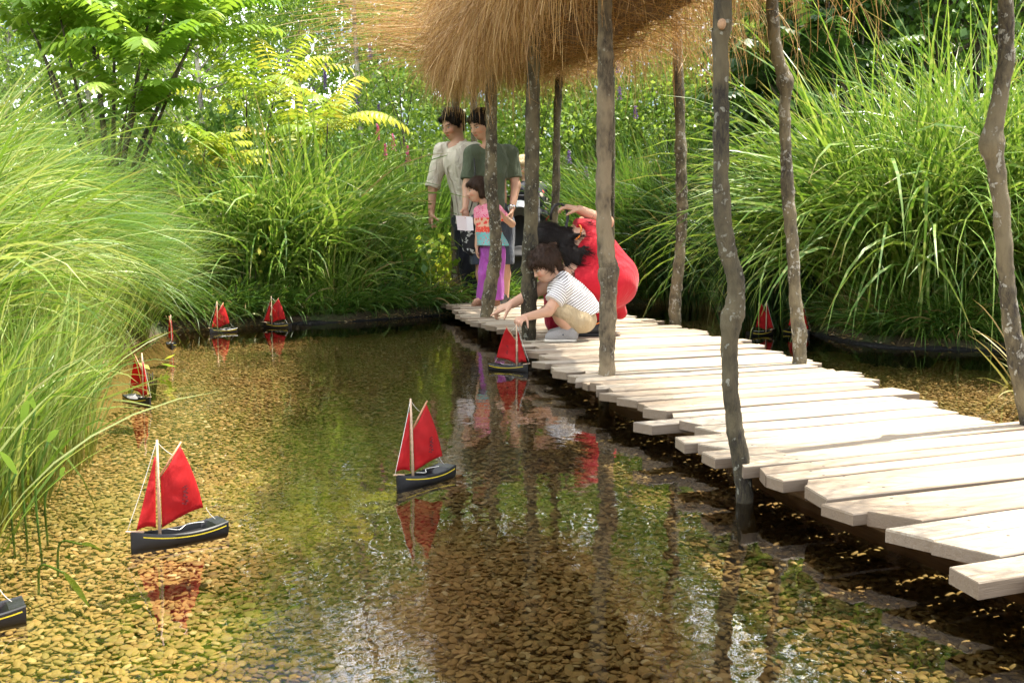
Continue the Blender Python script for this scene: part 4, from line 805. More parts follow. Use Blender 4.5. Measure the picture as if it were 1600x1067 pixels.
boat((243, 636), (194, 624), 0, 'toy boat close to the left reeds, its bow pointing right', 0.1, -0.15, 0.0, 0.88)
boat((270, 547), (266, 538), 0, 'toy boat seen end-on as a narrow red sail against the left bank', 0.15, 0.1, 0, 0.85)
boat((327, 521), (369, 518), 0, 'toy boat in front of the left one of the pair at the back left corner', 0.15, 0.3, 0, 0.94)
boat((326, 512), (358, 509), 0, 'toy boat half hidden behind another at the back left corner', -0.3, 0.3, 0, 1.0)
boat((408, 511), (458, 512), 0, 'toy boat moored against the back bank right of the bent reed', 0.1, 0.2, 0, 0.98)
boat((-165, 1000), (26, 966), 0, 'toy boat cut off by the left edge, only its stern showing', -1.35, -1.0, 0, 0.98)
boat((1206, 523), (1172, 525), 0, 'toy boat in deep shade beyond the thick dark post on the right', 0.2, -0.1, 0, 1.0)
boat((1262, 524), (1230, 521), 0, 'toy boat hidden in dark hanging grass behind the slim crooked post', 0.2, -0.1, 0, 0.95)
boat((817, 580), (775, 577), 0.0, 'toy boat held at its mast top by the crouching boy beside the boardwalk', 0.12, -0.05, 0.0, 1.0)
# ================================================================== PEOPLE (signed distance sculpting -> one closed surface each)
def nv(v): v = np.asarray(tuple(v), dtype=float); return v/(np.linalg.norm(v)+1e-12)
def na(v): return np.asarray(tuple(v), dtype=float)
class Sculpt:
    def __init__(s, lo, hi, h):
        s.h = h; s.lo = na(lo); s.n = np.ceil((na(hi)-s.lo)/h).astype(int)+1; s.F = np.full(s.n, 1.0, np.float32)
        s.ax = [(s.lo[i]+h*np.arange(s.n[i])).astype(np.float32) for i in range(3)]
    def sub(s, lo, hi):
        a = np.clip(np.floor((lo-s.lo)/s.h).astype(int), 0, s.n-1); b = np.clip(np.ceil((hi-s.lo)/s.h).astype(int)+1, 1, s.n); b = np.maximum(b, a+1)
        sl = tuple(slice(a[i], b[i]) for i in range(3)); return sl, s.ax[0][sl[0]][:, None, None], s.ax[1][sl[1]][None, :, None], s.ax[2][sl[2]][None, None, :]
    def blend(s, sl, d, k):
        f = s.F[sl]
        if k > 0: h = np.maximum(k-np.abs(f-d), 0)/k; s.F[sl] = np.minimum(f, d)-h*h*k*0.25
        else: s.F[sl] = np.minimum(f, d)
    def cap(s, a, b, ra, rb, k=0.02, sq=None, carve=False):
        """tapered capsule; sq=(axis, factor) flattens it along axis"""
        a = na(a); b = na(b); pad = max(ra, rb)+k+2*s.h; sl, X, Y, Z = s.sub(np.minimum(a, b)-pad, np.maximum(a, b)+pad)
        px, py, pz = X-a[0], Y-a[1], Z-a[2]; ba = b-a
        if sq is not None:
            ax, f = nv(sq[0]), sq[1]; q = (px*ax[0]+py*ax[1]+pz*ax[2])*(1/f-1); px, py, pz = px+q*ax[0], py+q*ax[1], pz+q*ax[2]; qb = ba@ax*(1/f-1); ba = ba+qb*ax
        t_ = np.clip((px*ba[0]+py*ba[1]+pz*ba[2])/(ba@ba+1e-12), 0, 1)
        d = np.sqrt((px-t_*ba[0])**2+(py-t_*ba[1])**2+(pz-t_*ba[2])**2)-(ra+(rb-ra)*t_)
        if sq is not None: d = d*min(1, sq[1]*1.25)
        if carve: s.F[sl] = np.maximum(s.F[sl], -d)
        else: s.blend(sl, d.astype(np.float32), k)
    def ell(s, c, r, fr=None, k=0.02, carve=False):
        """ellipsoid with radii r along frame fr (3 axes)"""
        c = na(c); fr = np.eye(3) if fr is None else np.array([nv(x) for x in fr]); ext = np.sqrt(((fr*na(r)[:, None])**2).sum(0))+k+2*s.h
        sl, X, Y, Z = s.sub(c-ext, c+ext); px, py, pz = X-c[0], Y-c[1], Z-c[2]
        q = [px*fr[i][0]+py*fr[i][1]+pz*fr[i][2] for i in range(3)]
        k0 = np.sqrt(sum((q[i]/r[i])**2 for i in range(3))); k1 = np.sqrt(sum((q[i]/r[i]**2)**2 for i in range(3)))+1e-6
        d = (k0*(k0-1)/k1).astype(np.float32)
        if carve:
            f = s.F[sl]; kk = k; h = np.maximum(kk-np.abs(f+d), 0)/max(kk, 1e-6); s.F[sl] = np.maximum(f, -d)+h*h*kk*0.25
        else: s.blend(sl, d, k)
    def cut(s, p, n):
        """removes what lies on the side n points to"""
        p, n = na(p), nv(n); X, Y, Z = s.ax[0][:, None, None], s.ax[1][None, :, None], s.ax[2][None, None, :]
        s.F = np.maximum(s.F, ((X-p[0])*n[0]+(Y-p[1])*n[1]+(Z-p[2])*n[2]).astype(np.float32))
    def folds(s, amp, fx, fy, fz, seed=0, warp=2.0):
        X, Y, Z = s.ax[0][:, None, None], s.ax[1][None, :, None], s.ax[2][None, None, :]
        s.F = s.F+(amp*np.sin(fx*X+warp*np.sin(9*Z+seed)+seed)*np.sin(fy*Y+fz*Z+seed*1.7+warp*np.sin(7*X))).astype(np.float32)
    def mesh(s):
        F = s.F.copy(); F[0] = F[-1] = 1; F[:, 0] = F[:, -1] = 1; F[:, :, 0] = F[:, :, -1] = 1; F[np.abs(F) < 1e-7] = 1e-7; n = F.shape; neg = F < 0
        cells = np.zeros((n[0]-1, n[1]-1, n[2]-1), np.int8)
        for dx in (0, 1):
            for dy in (0, 1):
                for dz in (0, 1): cells += neg[dx:n[0]-1+dx, dy:n[1]-1+dy, dz:n[2]-1+dz]
        idx = np.argwhere((cells > 0) & (cells < 8)); N = len(idx); vid = np.full(cells.shape, -1, np.int32); vid[tuple(idx.T)] = np.arange(N)
        acc = np.zeros((N, 3)); cnt = np.zeros(N); cr_ = [(a, b, c) for a in (0, 1) for b in (0, 1) for c in (0, 1)]
        for a in cr_:
            for ax in range(3):
                if a[ax]: continue
                b = list(a); b[ax] = 1; fa = F[tuple((idx+a).T)]; fb = F[tuple((idx+b).T)]; m = (fa < 0) != (fb < 0); t_ = np.where(m, fa/(fa-fb+1e-20), 0)
                p = np.array(a, float)[None, :]+t_[:, None]*(np.array(b)-np.array(a)); acc[m] += p[m]; cnt[m] += 1
        v = s.lo+s.h*(idx+acc/cnt[:, None]); faces = []
        for ax in range(3):
            o1, o2 = [(1, 2), (2, 0), (0, 1)][ax]; sa = [slice(1, -1)]*3; sb = [slice(1, -1)]*3; sa[ax] = slice(0, -1); sb[ax] = slice(1, None)
            A, B = neg[tuple(sa)], neg[tuple(sb)]
            for flip, m in ((False, A & ~B), (True, B & ~A)):
                e = np.argwhere(m); e = e+np.array([0 if k == ax else 1 for k in range(3)])
                def g(d1, d2): q = e.copy(); q[:, o1] -= d1; q[:, o2] -= d2; return vid[tuple(q.T)]
                f = np.stack([g(1, 1), g(0, 1), g(0, 0), g(1, 0)], 1); faces.append(f[:, ::-1] if flip else f)
        f = np.concatenate(faces)
        for _ in range(2):   # light smoothing
            sm = np.zeros_like(v); c_ = np.zeros(len(v))
            for a, b in ((0, 1), (1, 2), (2, 3), (3, 0)):
                np.add.at(sm, f[:, a], v[f[:, b]]); np.add.at(sm, f[:, b], v[f[:, a]]); np.add.at(c_, f[:, a], 1); np.add.at(c_, f[:, b], 1)
            v = v*0.55+0.45*sm/np.maximum(c_, 1)[:, None]
        return v, f

def frame(f, u):
    f = nv(f); u = na(u); u = nv(u-(u@f)*f); return f, u, np.cross(f, u)
def head(S, c, f, u, s=1.0, child=False):
    f, u, r = frame(f, u); c = na(c); q = lambda x, y, z: c+s*(f*x+r*y+u*z)
    S.ell(q(-0.012, 0, 0.030), (0.093*s, 0.075*s, 0.086*s), (f, r, u), 0.02*s)
    S.ell(q(0.022, 0, -0.030), (0.068*s, 0.060*s, 0.072*s), (f, r, u), 0.03*s)
    S.ell(q(0.045, 0, -0.078), (0.034*s, 0.038*s, 0.026*s), (f, r, u), 0.03*s)
    S.cap(q(0.073, -0.030, 0.020), q(0.073, 0.030, 0.020), 0.013*s, 0.013*s, 0.02*s)
    for g in (-1, 1):
        S.ell(q(0.062, g*0.036, -0.028), (0.022*s, 0.020*s, 0.020*s), (f, r, u), 0.02*s)
        S.ell(q(0.090, g*0.031, 0.000), (0.012*s, 0.017*s, 0.010*s), (f, r, u), 0.010*s, carve=True)
        S.ell(q(0.074, g*0.031, -0.001), (0.013*s, 0.015*s, 0.011*s), (f, r, u), 0.004*s)
        S.ell(q(-0.004, g*0.074, -0.008), (0.018*s, 0.009*s, 0.030*s), (f, r, u), 0.006*s)
    w = 0.8 if child else 1.0
    S.cap(q(0.084, 0, 0.012), q(0.104*(1 if not child else 0.97), 0, -0.028), 0.007*s, 0.0115*s*w, 0.012*s)
    for g in (-1, 1): S.ell(q(0.094, g*0.012, -0.031), (0.009*s, 0.008*s, 0.007*s), (f, r, u), 0.006*s)
    S.cap(q(0.084, -0.018, -0.058), q(0.084, 0.018, -0.058), 0.007*s, 0.007*s, 0.008*s); S.ell(q(0.090, 0, -0.056), (0.008*s, 0.014*s, 0.0095*s), (f, r, u), 0.006*s)
    S.cap(q(0.094, -0.016, -0.0575), q(0.094, 0.016, -0.0575), 0.0022*s, 0.0022*s, 0, carve=True)
    return dict(c=c, f=f, u=u, r=r, s=s)
def hand(S, w, d, pn, ts, s=1.0, curl=(0.5, 0.5, 0.5, 0.5), thumb=0.4, spread=0.06, tdir=None):
    """w wrist, d towards the fingers, pn the way the palm faces, ts thumb side"""
    d = nv(d); pn = na(pn); pn = nv(pn-(pn@d)*d); ts = na(ts); ts = nv(ts-(ts@d)*d-(ts@pn)*pn); w = na(w)
    S.ell(w+d*0.048*s-pn*0.001*s, (0.050*s, 0.037*s, 0.0145*s), (d, ts, pn), 0.012*s)
    offs = (0.028, 0.0095, -0.0095, -0.027); lens = (0.070, 0.079, 0.073, 0.057)
    for i in range(4):
        kn = w+d*(0.086-0.004*abs(i-1))*s+ts*offs[i]*s; S.cap(w+ts*offs[i]*0.45*s+d*0.01*s, kn, 0.012*s, 0.0105*s, 0.010*s); p = kn
        dd = nv(d+ts*spread*(1.5-i)); a = curl[i]*0.5; L0 = lens[i]*s
        for j, (fr_, r0, r1) in enumerate(((0.45, 0.0098, 0.0088), (0.31, 0.0088, 0.0078), (0.24, 0.0078, 0.0062))):
            e = p+(dd*math.cos(a)+pn*math.sin(a))*L0*fr_; S.cap(p, e, r0*s, r1*s, 0.0025*s); p = e; a += curl[i]
    b = w+d*0.022*s+ts*0.026*s; td = nv(d*0.75+ts*0.7+pn*0.35*thumb) if tdir is None else nv(tdir); m = b+td*0.040*s; S.cap(b, m, 0.0135*s, 0.0105*s, 0.010*s)
    td2 = nv(td*0.8+d*0.5*(1-thumb)+pn*thumb*0.7); e = m+td2*0.032*s; S.cap(m, e, 0.0105*s, 0.0090*s, 0.003*s); S.cap(e, e+nv(td2+pn*thumb*0.3)*0.022*s, 0.0090*s, 0.0070*s, 0.002*s)
def limb(S, pts, rad, k=0.02):
    for a, b, ra, rb in zip(pts[:-1], pts[1:], rad[:-1], rad[1:]): S.cap(a, b, ra, rb, k)
def bbox(pts, pad): P = np.array([na(p) for p in pts]); return P.min(0)-pad, P.max(0)+pad
skin_cols = {}
def skin_mat(name, base):
    t = NT(name); c = attr(t, 'paint').outputs['Color']; o = t.n('TexCoord').outputs['Object']; n_ = t.noise(o, 25, 3)
    c = t.mix(t.math('MULTIPLY', n_.outputs[0], 0.25), c, tuple(x*y for x, y in zip(base, (0.95, 0.70, 0.62))), 'MIX')
    p = t.pr(c, 0.52); p.inputs['Subsurface Weight'].default_value = 0.12; p.inputs['Subsurface Radius'].default_value = (0.02, 0.008, 0.004); p.inputs['Subsurface Scale'].default_value = 0.3
    p.inputs['Specular IOR Level'].default_value = 0.35; return t.done(p)
SK1 = (0.50, 0.29, 0.19); SK2 = (0.56, 0.34, 0.23)
skin1 = skin_mat('skin_tan', SK1); skin2 = skin_mat('skin_light', SK2)
def paint_face(v, H, base, brow, extra=None):
    col = np.tile(np.array(base, float), (len(v), 1)); d = (v-H['c'])/H['s']; x, y, z = d@H['f'], d@H['r'], d@H['u']; front = x > 0.045
    def blob(cx_, cy_, cz_, ry, rz): return front & (((np.abs(y)-cy_)/ry)**2+((z-cz_)/rz)**2 < 1)
    col[front & (np.abs(z+0.03) < 0.02) & (np.abs(np.abs(y)-0.038) < 0.018)] *= np.array([1.08, 0.86, 0.82])
    col[blob(0, 0.031, 0.0205, 0.019, 0.0045)] = brow; col[blob(0, 0.031, 0.0, 0.0150, 0.0065)] = (0.62, 0.58, 0.55); col[blob(0, 0.031, 0.0045, 0.0165, 0.0035)] = (0.05, 0.03, 0.02)
    col[blob(0, 0.031, 0.0, 0.0062, 0.0062)] = (0.03, 0.018, 0.012); col[front & ((y/0.023)**2+((z+0.0575)/0.0085)**2 < 1)] = (base[0]*0.85, base[1]*0.42, base[2]*0.42)
    return col
def strand_mesh(rs, v, f, n, length, flow, w=0.0011, K=6, lift=0.004, amt=1.0, jit=0.35):
    """fine ribbons laid over a hair surface"""
    nf = len(f); pick = rs.randint(0, nf, n); q = v[f[pick]]; c = q.mean(1); nn_ = np.cross(q[:, 2]-q[:, 0], q[:, 3]-q[:, 1]); nn_ /= np.linalg.norm(nn_, axis=1)[:, None]+1e-9
    fl = flow(c) if callable(flow) else np.tile(nv(flow), (n, 1)); fl = fl+rs.randn(n, 3)*jit; tg_ = fl-(fl*nn_).sum(1)[:, None]*nn_*0.95; tg_ /= np.linalg.norm(tg_, axis=1)[:, None]+1e-9
    u = np.linspace(0, 1, K); L_ = length*rs.uniform(0.5, 1.2, n); P = c[:, None, :]+nn_[:, None, :]*(lift*(0.15+np.sin(u*2.2))[None, :, None])*amt+tg_[:, None, :]*(u[None, :, None]*L_[:, None, None])-nn_[:, None, :]*(u[None, :, None]**2*L_[:, None, None]*0.28)
    S_ = np.cross(tg_, nn_)[:, None, :].repeat(K, 1); vv, ff = ribbons(P, S_, np.tile(w*np.array([1, 1, 1, 0.9, 0.6, 0.15])[:K], (n, 1))); return vv, ff
def hair_mat(name, a, b, rough=0.55):
    t = NT(name); o = t.n('TexCoord').outputs['Object']; n_ = t.noise(t.map(o, (120, 120, 22)), 1.4, 4, 0.6)
    p = t.pr(t.ramp(n_.outputs[0], [(0.3, a), (0.7, b)]), rough, t.bump(n_.outputs[0], 0.5, 0.004)); p.inputs['Specular IOR Level'].default_value = 0.18; return t.done(p)
h_black = hair_mat('hair_black', (0.006, 0.005, 0.005), (0.022, 0.016, 0.013)); h_brown = hair_mat('hair_brown', (0.020, 0.011, 0.007), (0.065, 0.036, 0.022)); h_blond = hair_mat('hair_blond', (0.35, 0.24, 0.12), (0.62, 0.48, 0.28))
def hair(root, loc, H, mat, style, seed=1, name='hair', pts=None):
    s, c, f, u, r = H['s'], H['c'], H['f'], H['u'], H['r']; q = lambda x, y, z: c+s*(f*x+r*y+u*z); S = Sculpt(c-0.24*s, c+0.24*s, 0.0042)
    S.ell(q(-0.018, 0, 0.042), (0.103*s, 0.088*s, 0.091*s), (f, r, u), 0.0)
    if style == 'bob':
        for g in (-1, 1): S.cap(q(-0.02, g*0.070, 0.03), q(-0.012, g*0.074, -0.058), 0.028*s, 0.024*s, 0.03*s)
        S.cap(q(-0.075, 0, 0.02), q(-0.072, 0, -0.058), 0.045*s, 0.040*s, 0.03*s); S.cap(q(0.068, -0.035, 0.066), q(0.068, 0.035, 0.066), 0.022*s, 0.022*s, 0.02*s)
        S.cap(q(-0.055, -0.045, -0.04), q(-0.055, 0.045, -0.04), 0.035*s, 0.035*s, 0.03*s)
        S.ell(q(0.115, 0, -0.026), (0.088*s, 0.062*s, 0.084*s), (f, r, u), 0.008, carve=True)
    elif style == 'short':
        S.cap(q(-0.075, 0, 0.01), q(-0.060, 0, -0.045), 0.040*s, 0.030*s, 0.02*s)
        for g in (-1, 1): S.cap(q(0.02, g*0.070, 0.03), q(0.012, g*0.074, -0.010), 0.016*s, 0.010*s, 0.02*s)
        S.cap(q(0.062, -0.035, 0.082), q(0.078, 0.030, 0.068), 0.022*s, 0.024*s, 0.02*s); S.cap(q(0.0, 0.02, 0.12), q(0.05, -0.02, 0.115), 0.024*s, 0.022*s, 0.02*s)
        S.ell(q(0.108, 0, -0.026), (0.098*s, 0.068*s, 0.094*s), (f, r, u), 0.008, carve=True)
    elif style == 'tousled':
        S.cap(q(-0.07, 0, 0.01), q(-0.070, 0, -0.055), 0.045*s, 0.032*s, 0.02*s)
        for g in (-1, 1): S.cap(q(0.0, g*0.072, 0.03), q(-0.008, g*0.072, -0.035), 0.022*s, 0.016*s, 0.02*s)
        S.cap(q(0.072, -0.035, 0.058), q(0.074, 0.035, 0.052), 0.022*s, 0.022*s, 0.02*s)
        rr = random.Random(seed)
        for _ in range(16):
            a, b = rr.uniform(0, 6.28), rr.uniform(0.1, 1.3); S.ell(q(-0.018+0.098*math.cos(a)*math.sin(b), 0.083*math.sin(a)*math.sin(b), 0.045+0.086*math.cos(b)), (0.026*s, 0.026*s, 0.018*s), (f, r, u), 0.012)
        S.ell(q(0.112, 0, -0.035), (0.090*s, 0.064*s, 0.074*s), (f, r, u), 0.008, carve=True)
    elif style == 'long':
        for a, b, ra, rb in pts: S.cap(a, b, ra, rb, 0.03)
        S.ell(q(0.115, 0, -0.045), (0.085*s, 0.060*s, 0.070*s), (f, r, u), 0.008, carve=True)
    S.folds(0.0016, 190, 150, 40, seed); v, f_ = S.mesh(); rs = np.random.RandomState(seed)
    flow = (lambda C: nv_rows((C-q(-0.04, 0, 0.12))-u*0.06)) if style != 'long' else (lambda C: nv_rows((C-q(0.02, 0, 0.10))+np.array([0.12, -0.02, -0.05])))
    sv, sf = strand_mesh(rs, v, f_, 2600 if style != 'tousled' else 2200, (0.036*s if style in ('bob', 'short') else 0.055*s) if style != 'long' else 0.085, flow, 0.0012, 6, 0.006 if style == 'tousled' else 0.003, 1.0, 0.5 if style in ('tousled', 'short') else 0.22)
    return np_mesh(name, np.concatenate([v, sv]), [f_, sf+len(v)], mat, root, True, loc=loc)
def nv_rows(a): return a/(np.linalg.norm(a, axis=1)[:, None]+1e-9)
def child(name, S, mat, root, loc, attrs=None):
    v, f = S.mesh(); at = attrs(v) if attrs else None; o = np_mesh(name, v, f, mat, root, True, at, loc=loc); o.location = (0, 0, 0); return o
def body_done(S, loc, mat, H, base, brow, label, group=None, name='person'):
    v, f = S.mesh(); o = np_mesh(name, v, f, mat, None, True, {'paint': paint_face(v, H, base, brow)}, loc=loc); return tag(o, label, 'person', group)
def fix(o): o.location = (0, 0, 0); return o
Y3 = np.array([0, 1.0, 0]); Z3 = np.array([0, 0, 1.0]); X3 = np.array([1.0, 0, 0])
shoe_brown = flat_mat('brown_leather', (0.17, 0.085, 0.035), 0.55, 0.25, 50, 0.2); shoe_grey = flat_mat('grey_canvas', (0.27, 0.26, 0.25), 0.85, 0.1, 120, 0.3); sole_w = flat_mat('pale_rubber', (0.62, 0.58, 0.50), 0.6, 0.08)
shoe_black = flat_mat('black_leather', (0.015, 0.014, 0.014), 0.5, 0.2); khaki = cloth_mat('khaki_cotton', (0.42, 0.33, 0.20), 0.5); beige = cloth_mat('beige_linen', (0.66, 0.60, 0.49), 0.7, trans=0.05)
olive = cloth_mat('olive_jersey', (0.085, 0.105, 0.065), 0.5); navy = cloth_mat('dark_trouser', (0.014, 0.015, 0.022), 0.5); denim = cloth_mat('slate_denim', (0.055, 0.068, 0.095), 0.6); purple = cloth_mat('purple_cotton', (0.40, 0.09, 0.42), 0.6)
redc = cloth_mat('red_cotton', (0.50, 0.010, 0.024), 0.22, 0.75, 0.06, 7, 0.08); orange = flat_mat('orange_trim', (0.75, 0.22, 0.03), 0.7, 0.05); darkred = cloth_mat('dark_red_cotton', (0.35, 0.008, 0.03), 0.5)
metal_m = flat_mat('watch_steel', (0.6, 0.6, 0.62), 0.25, 0.05, Metallic=1.0); paper_m = flat_mat('white_paper', (0.82, 0.80, 0.84), 0.8, 0.02)
def shoe(root, loc, heel, toe, mat, s=1.0, sole=None, name='shoe', up=Z3):
    heel, toe = na(heel), na(toe); d = nv(toe-heel); L_ = np.linalg.norm(toe-heel); up = nv(up-(up@d)*d); sd = np.cross(d, up); lo, hi = bbox([heel, toe], 0.14*s); S = Sculpt(lo, hi, 0.0045)
    b = heel+d*0.02
    S.cap(heel+up*0.045*s+d*0.035*s, heel+up*0.075*s+d*0.03*s, 0.038*s, 0.036*s, 0.02); S.cap(heel+up*0.035*s+d*0.03*s, toe-d*0.045*s+up*0.028*s, 0.036*s, 0.034*s, 0.03, (sd, 0.95)); S.cap(heel+d*0.09*s+up*0.065*s, toe-d*0.06*s+up*0.035*s, 0.028*s, 0.026*s, 0.03)
    S.cut(heel+up*0.012*s, -up); o = child(name, S, mat, root, loc)
    S = Sculpt(lo, hi, 0.0045); S.cap(heel+d*0.035*s+up*0.008*s, toe-d*0.042*s+up*0.008*s, 0.040*s, 0.040*s, 0.0); S.cut(heel+up*0.018*s, up); S.cut(heel, -up); so = child('sole', S, sole or mat, o, loc); return o

# ------------------------------------------------ the man
def man():
    Y = 8.95; g = G(745, 471, DECK); Y = g.y; loc = (W(738, 400, Y).x, Y, DECK); P = lambda x, y, d=0: na(W(x, y, Y+d))
    f, u = nv((-0.72, -0.62, -0.38)), nv((-0.22, -0.15, 1)); hc = P(709, 193)
    shR, shL = P(691, 236, 0.02), P(742, 236, -0.10); nb = P(717, 226, -0.01); el, wr = P(676, 292, -0.04), P(674, 333, -0.10); hipR, hipL = P(722, 342, 0.06), P(748, 342, -0.03)
    kR, kL = P(728, 402, 0.02), P(748, 402, -0.05); aR, aL = P(737, 460, 0.02), P(757, 458, 0.08); elL, wrL = P(757, 285, -0.02), P(758, 330, -0.02)
    lo, hi = bbox([hc+Z3*0.14, aR-Z3*0.1, el, wr-Z3*0.22, shL, elL, wrL], 0.16); S = Sculpt(lo, hi, 0.0055)
    H = head(S, hc-Z3*0.012, f, u, 1.12); S.cap(nb-Z3*0.02, hc-u*0.05-f*0.015, 0.060, 0.052, 0.02); fw = nv((-0.75, -0.6, 0))
    S.cap((shR+shL)/2-Z3*0.08, (hipR+hipL)/2+Z3*0.03, 0.135, 0.125, 0.05, (fw, 0.72)); limb(S, [nb-Z3*0.03, shR], [0.06, 0.055]); limb(S, [nb-Z3*0.03, shL], [0.06, 0.055])
    limb(S, [shR, el, wr], [0.052, 0.042, 0.028]); limb(S, [shL, elL, wrL], [0.052, 0.042, 0.028]); d = nv(wr-el)
    hand(S, wr, nv(d+np.array([0, -0.05, 0])), (0.8, 0.4, 0), (-0.5, -0.8, 0.1), 1.0, (0.06, 0.9, 1.1, 1.2), 0.7); hand(S, wrL, -Z3, (-1, 0, 0), (-0.3, -1, 0), 1.0, (0.5,)*4)
    for h_, k_, a_ in ((hipR, kR, aR), (hipL, kL, aL)): limb(S, [h_, k_, a_], [0.082, 0.055, 0.036]); S.cap(a_-Z3*0.03, a_-Z3*0.05+fw*0.12, 0.03, 0.025, 0.02)
    o = body_done(S, loc, skin1, H, SK1, (0.02, 0.012, 0.01), 'man in a loose pale beige shirt, smiling down and letting one arm hang')
    # shirt with rolled sleeves, open collar
    S = Sculpt(lo, hi, 0.006); c0, c1 = (shR+shL)/2, (hipR+hipL)/2
    S.cap(c0-Z3*0.09, c1+Z3*0.08, 0.158, 0.150, 0.05, (fw, 0.78)); S.cap(c1+Z3*0.08, c1-Z3*0.05, 0.150, 0.165, 0.05, (fw, 0.78))
    limb(S, [nb-Z3*0.045, shR+Z3*0.005], [0.075, 0.068], 0.03); limb(S, [nb-Z3*0.045, shL+Z3*0.005], [0.075, 0.068], 0.03); m = el+(shR-el)*0.02
    limb(S, [shR, (shR+el)/2+X3*-0.004, m], [0.070, 0.066, 0.062], 0.03); limb(S, [shL, elL], [0.07, 0.06], 0.03); S.folds(0.006, 42, 38, 11, 2)
    S.cut(c1-Z3*0.045+X3*0.0, -Z3); dd = nv(el-shR); X_, Yg, Zg = S.ax[0][:, None, None], S.ax[1][None, :, None], S.ax[2][None, None, :]
    pl = ((X_-m[0])*dd[0]+(Yg-m[1])*dd[1]+(Zg-m[2])*dd[2]); S.F = np.where(X_ < (shR[0]+el[0])/2+0.055, np.maximum(S.F, pl), S.F).astype(np.float32)
    S.ell(nb+fw*0.055+Z3*0.0, (0.05, 0.055, 0.085), (fw, np.cross(fw, Z3), Z3), 0.01, carve=True); S.cap(nb-Z3*0.05, nb+Z3*0.12, 0.058, 0.06, 0, carve=True); sh = child('shirt', S, beige, o, loc)
    S = Sculpt(m-0.12, m+0.12, 0.0045); S.cap(m+dd*-0.012, m+dd*0.018, 0.070, 0.068, 0); S.cut(m+dd*0.020, dd); S.cut(m-dd*0.030, -dd); S.cap(m-dd*0.1, m+dd*0.1, 0.05, 0.048, 0, carve=True); child('cuff', S, beige, sh, loc)
    S = Sculpt(nb-0.14, nb+0.14, 0.004); S.cap(nb-Z3*0.022, nb+Z3*0.026, 0.078, 0.070, 0); S.cap(nb-Z3*0.08, nb+Z3*0.1, 0.064, 0.062, 0, carve=True); S.cut(nb+Z3*0.028, Z3+fw*0.5); S.cut(nb-Z3*0.02, -Z3)
    S.cap(nb+fw*0.07-Z3*0.1, nb+fw*0.07+Z3*0.1, 0.028, 0.04, 0, carve=True); child('collar', S, beige, sh, loc)
    S = Sculpt(*bbox([hipR, hipL, aR, aL], 0.15), 0.006)
    S.cap(c1+Z3*0.04, c1-Z3*0.04, 0.13, 0.13, 0.04, (fw, 0.78))
    for h_, k_, a_ in ((hipR, kR, aR), (hipL, kL, aL)): limb(S, [h_-Z3*0.02, k_, a_-Z3*0.015], [0.095, 0.075, 0.068], 0.03)
    S.folds(0.005, 40, 36, 22, 5); S.cut(na((0, 0, DECK+0.045)), -Z3); child('trousers', S, navy, o, loc)
    for a_ in (aR, aL): hl = na((a_[0]+0.04, a_[1]+0.035, DECK)); shoe(o, loc, hl, hl+fw*0.27, shoe_brown, 1.0, khaki)
    v, f_ = tube(smooth_path([nb+fw*0.105-Z3*0.085, c0+fw*0.128-Z3*0.20, (c0+c1)/2+fw*0.124, c1+fw*0.125], 6), 0.0075, 6); fix(np_mesh('button_placket', v, f_, beige, sh, True, loc=loc))
    hair(o, loc, H, h_black, 'short', 3).location = (0, 0, 0)
man()
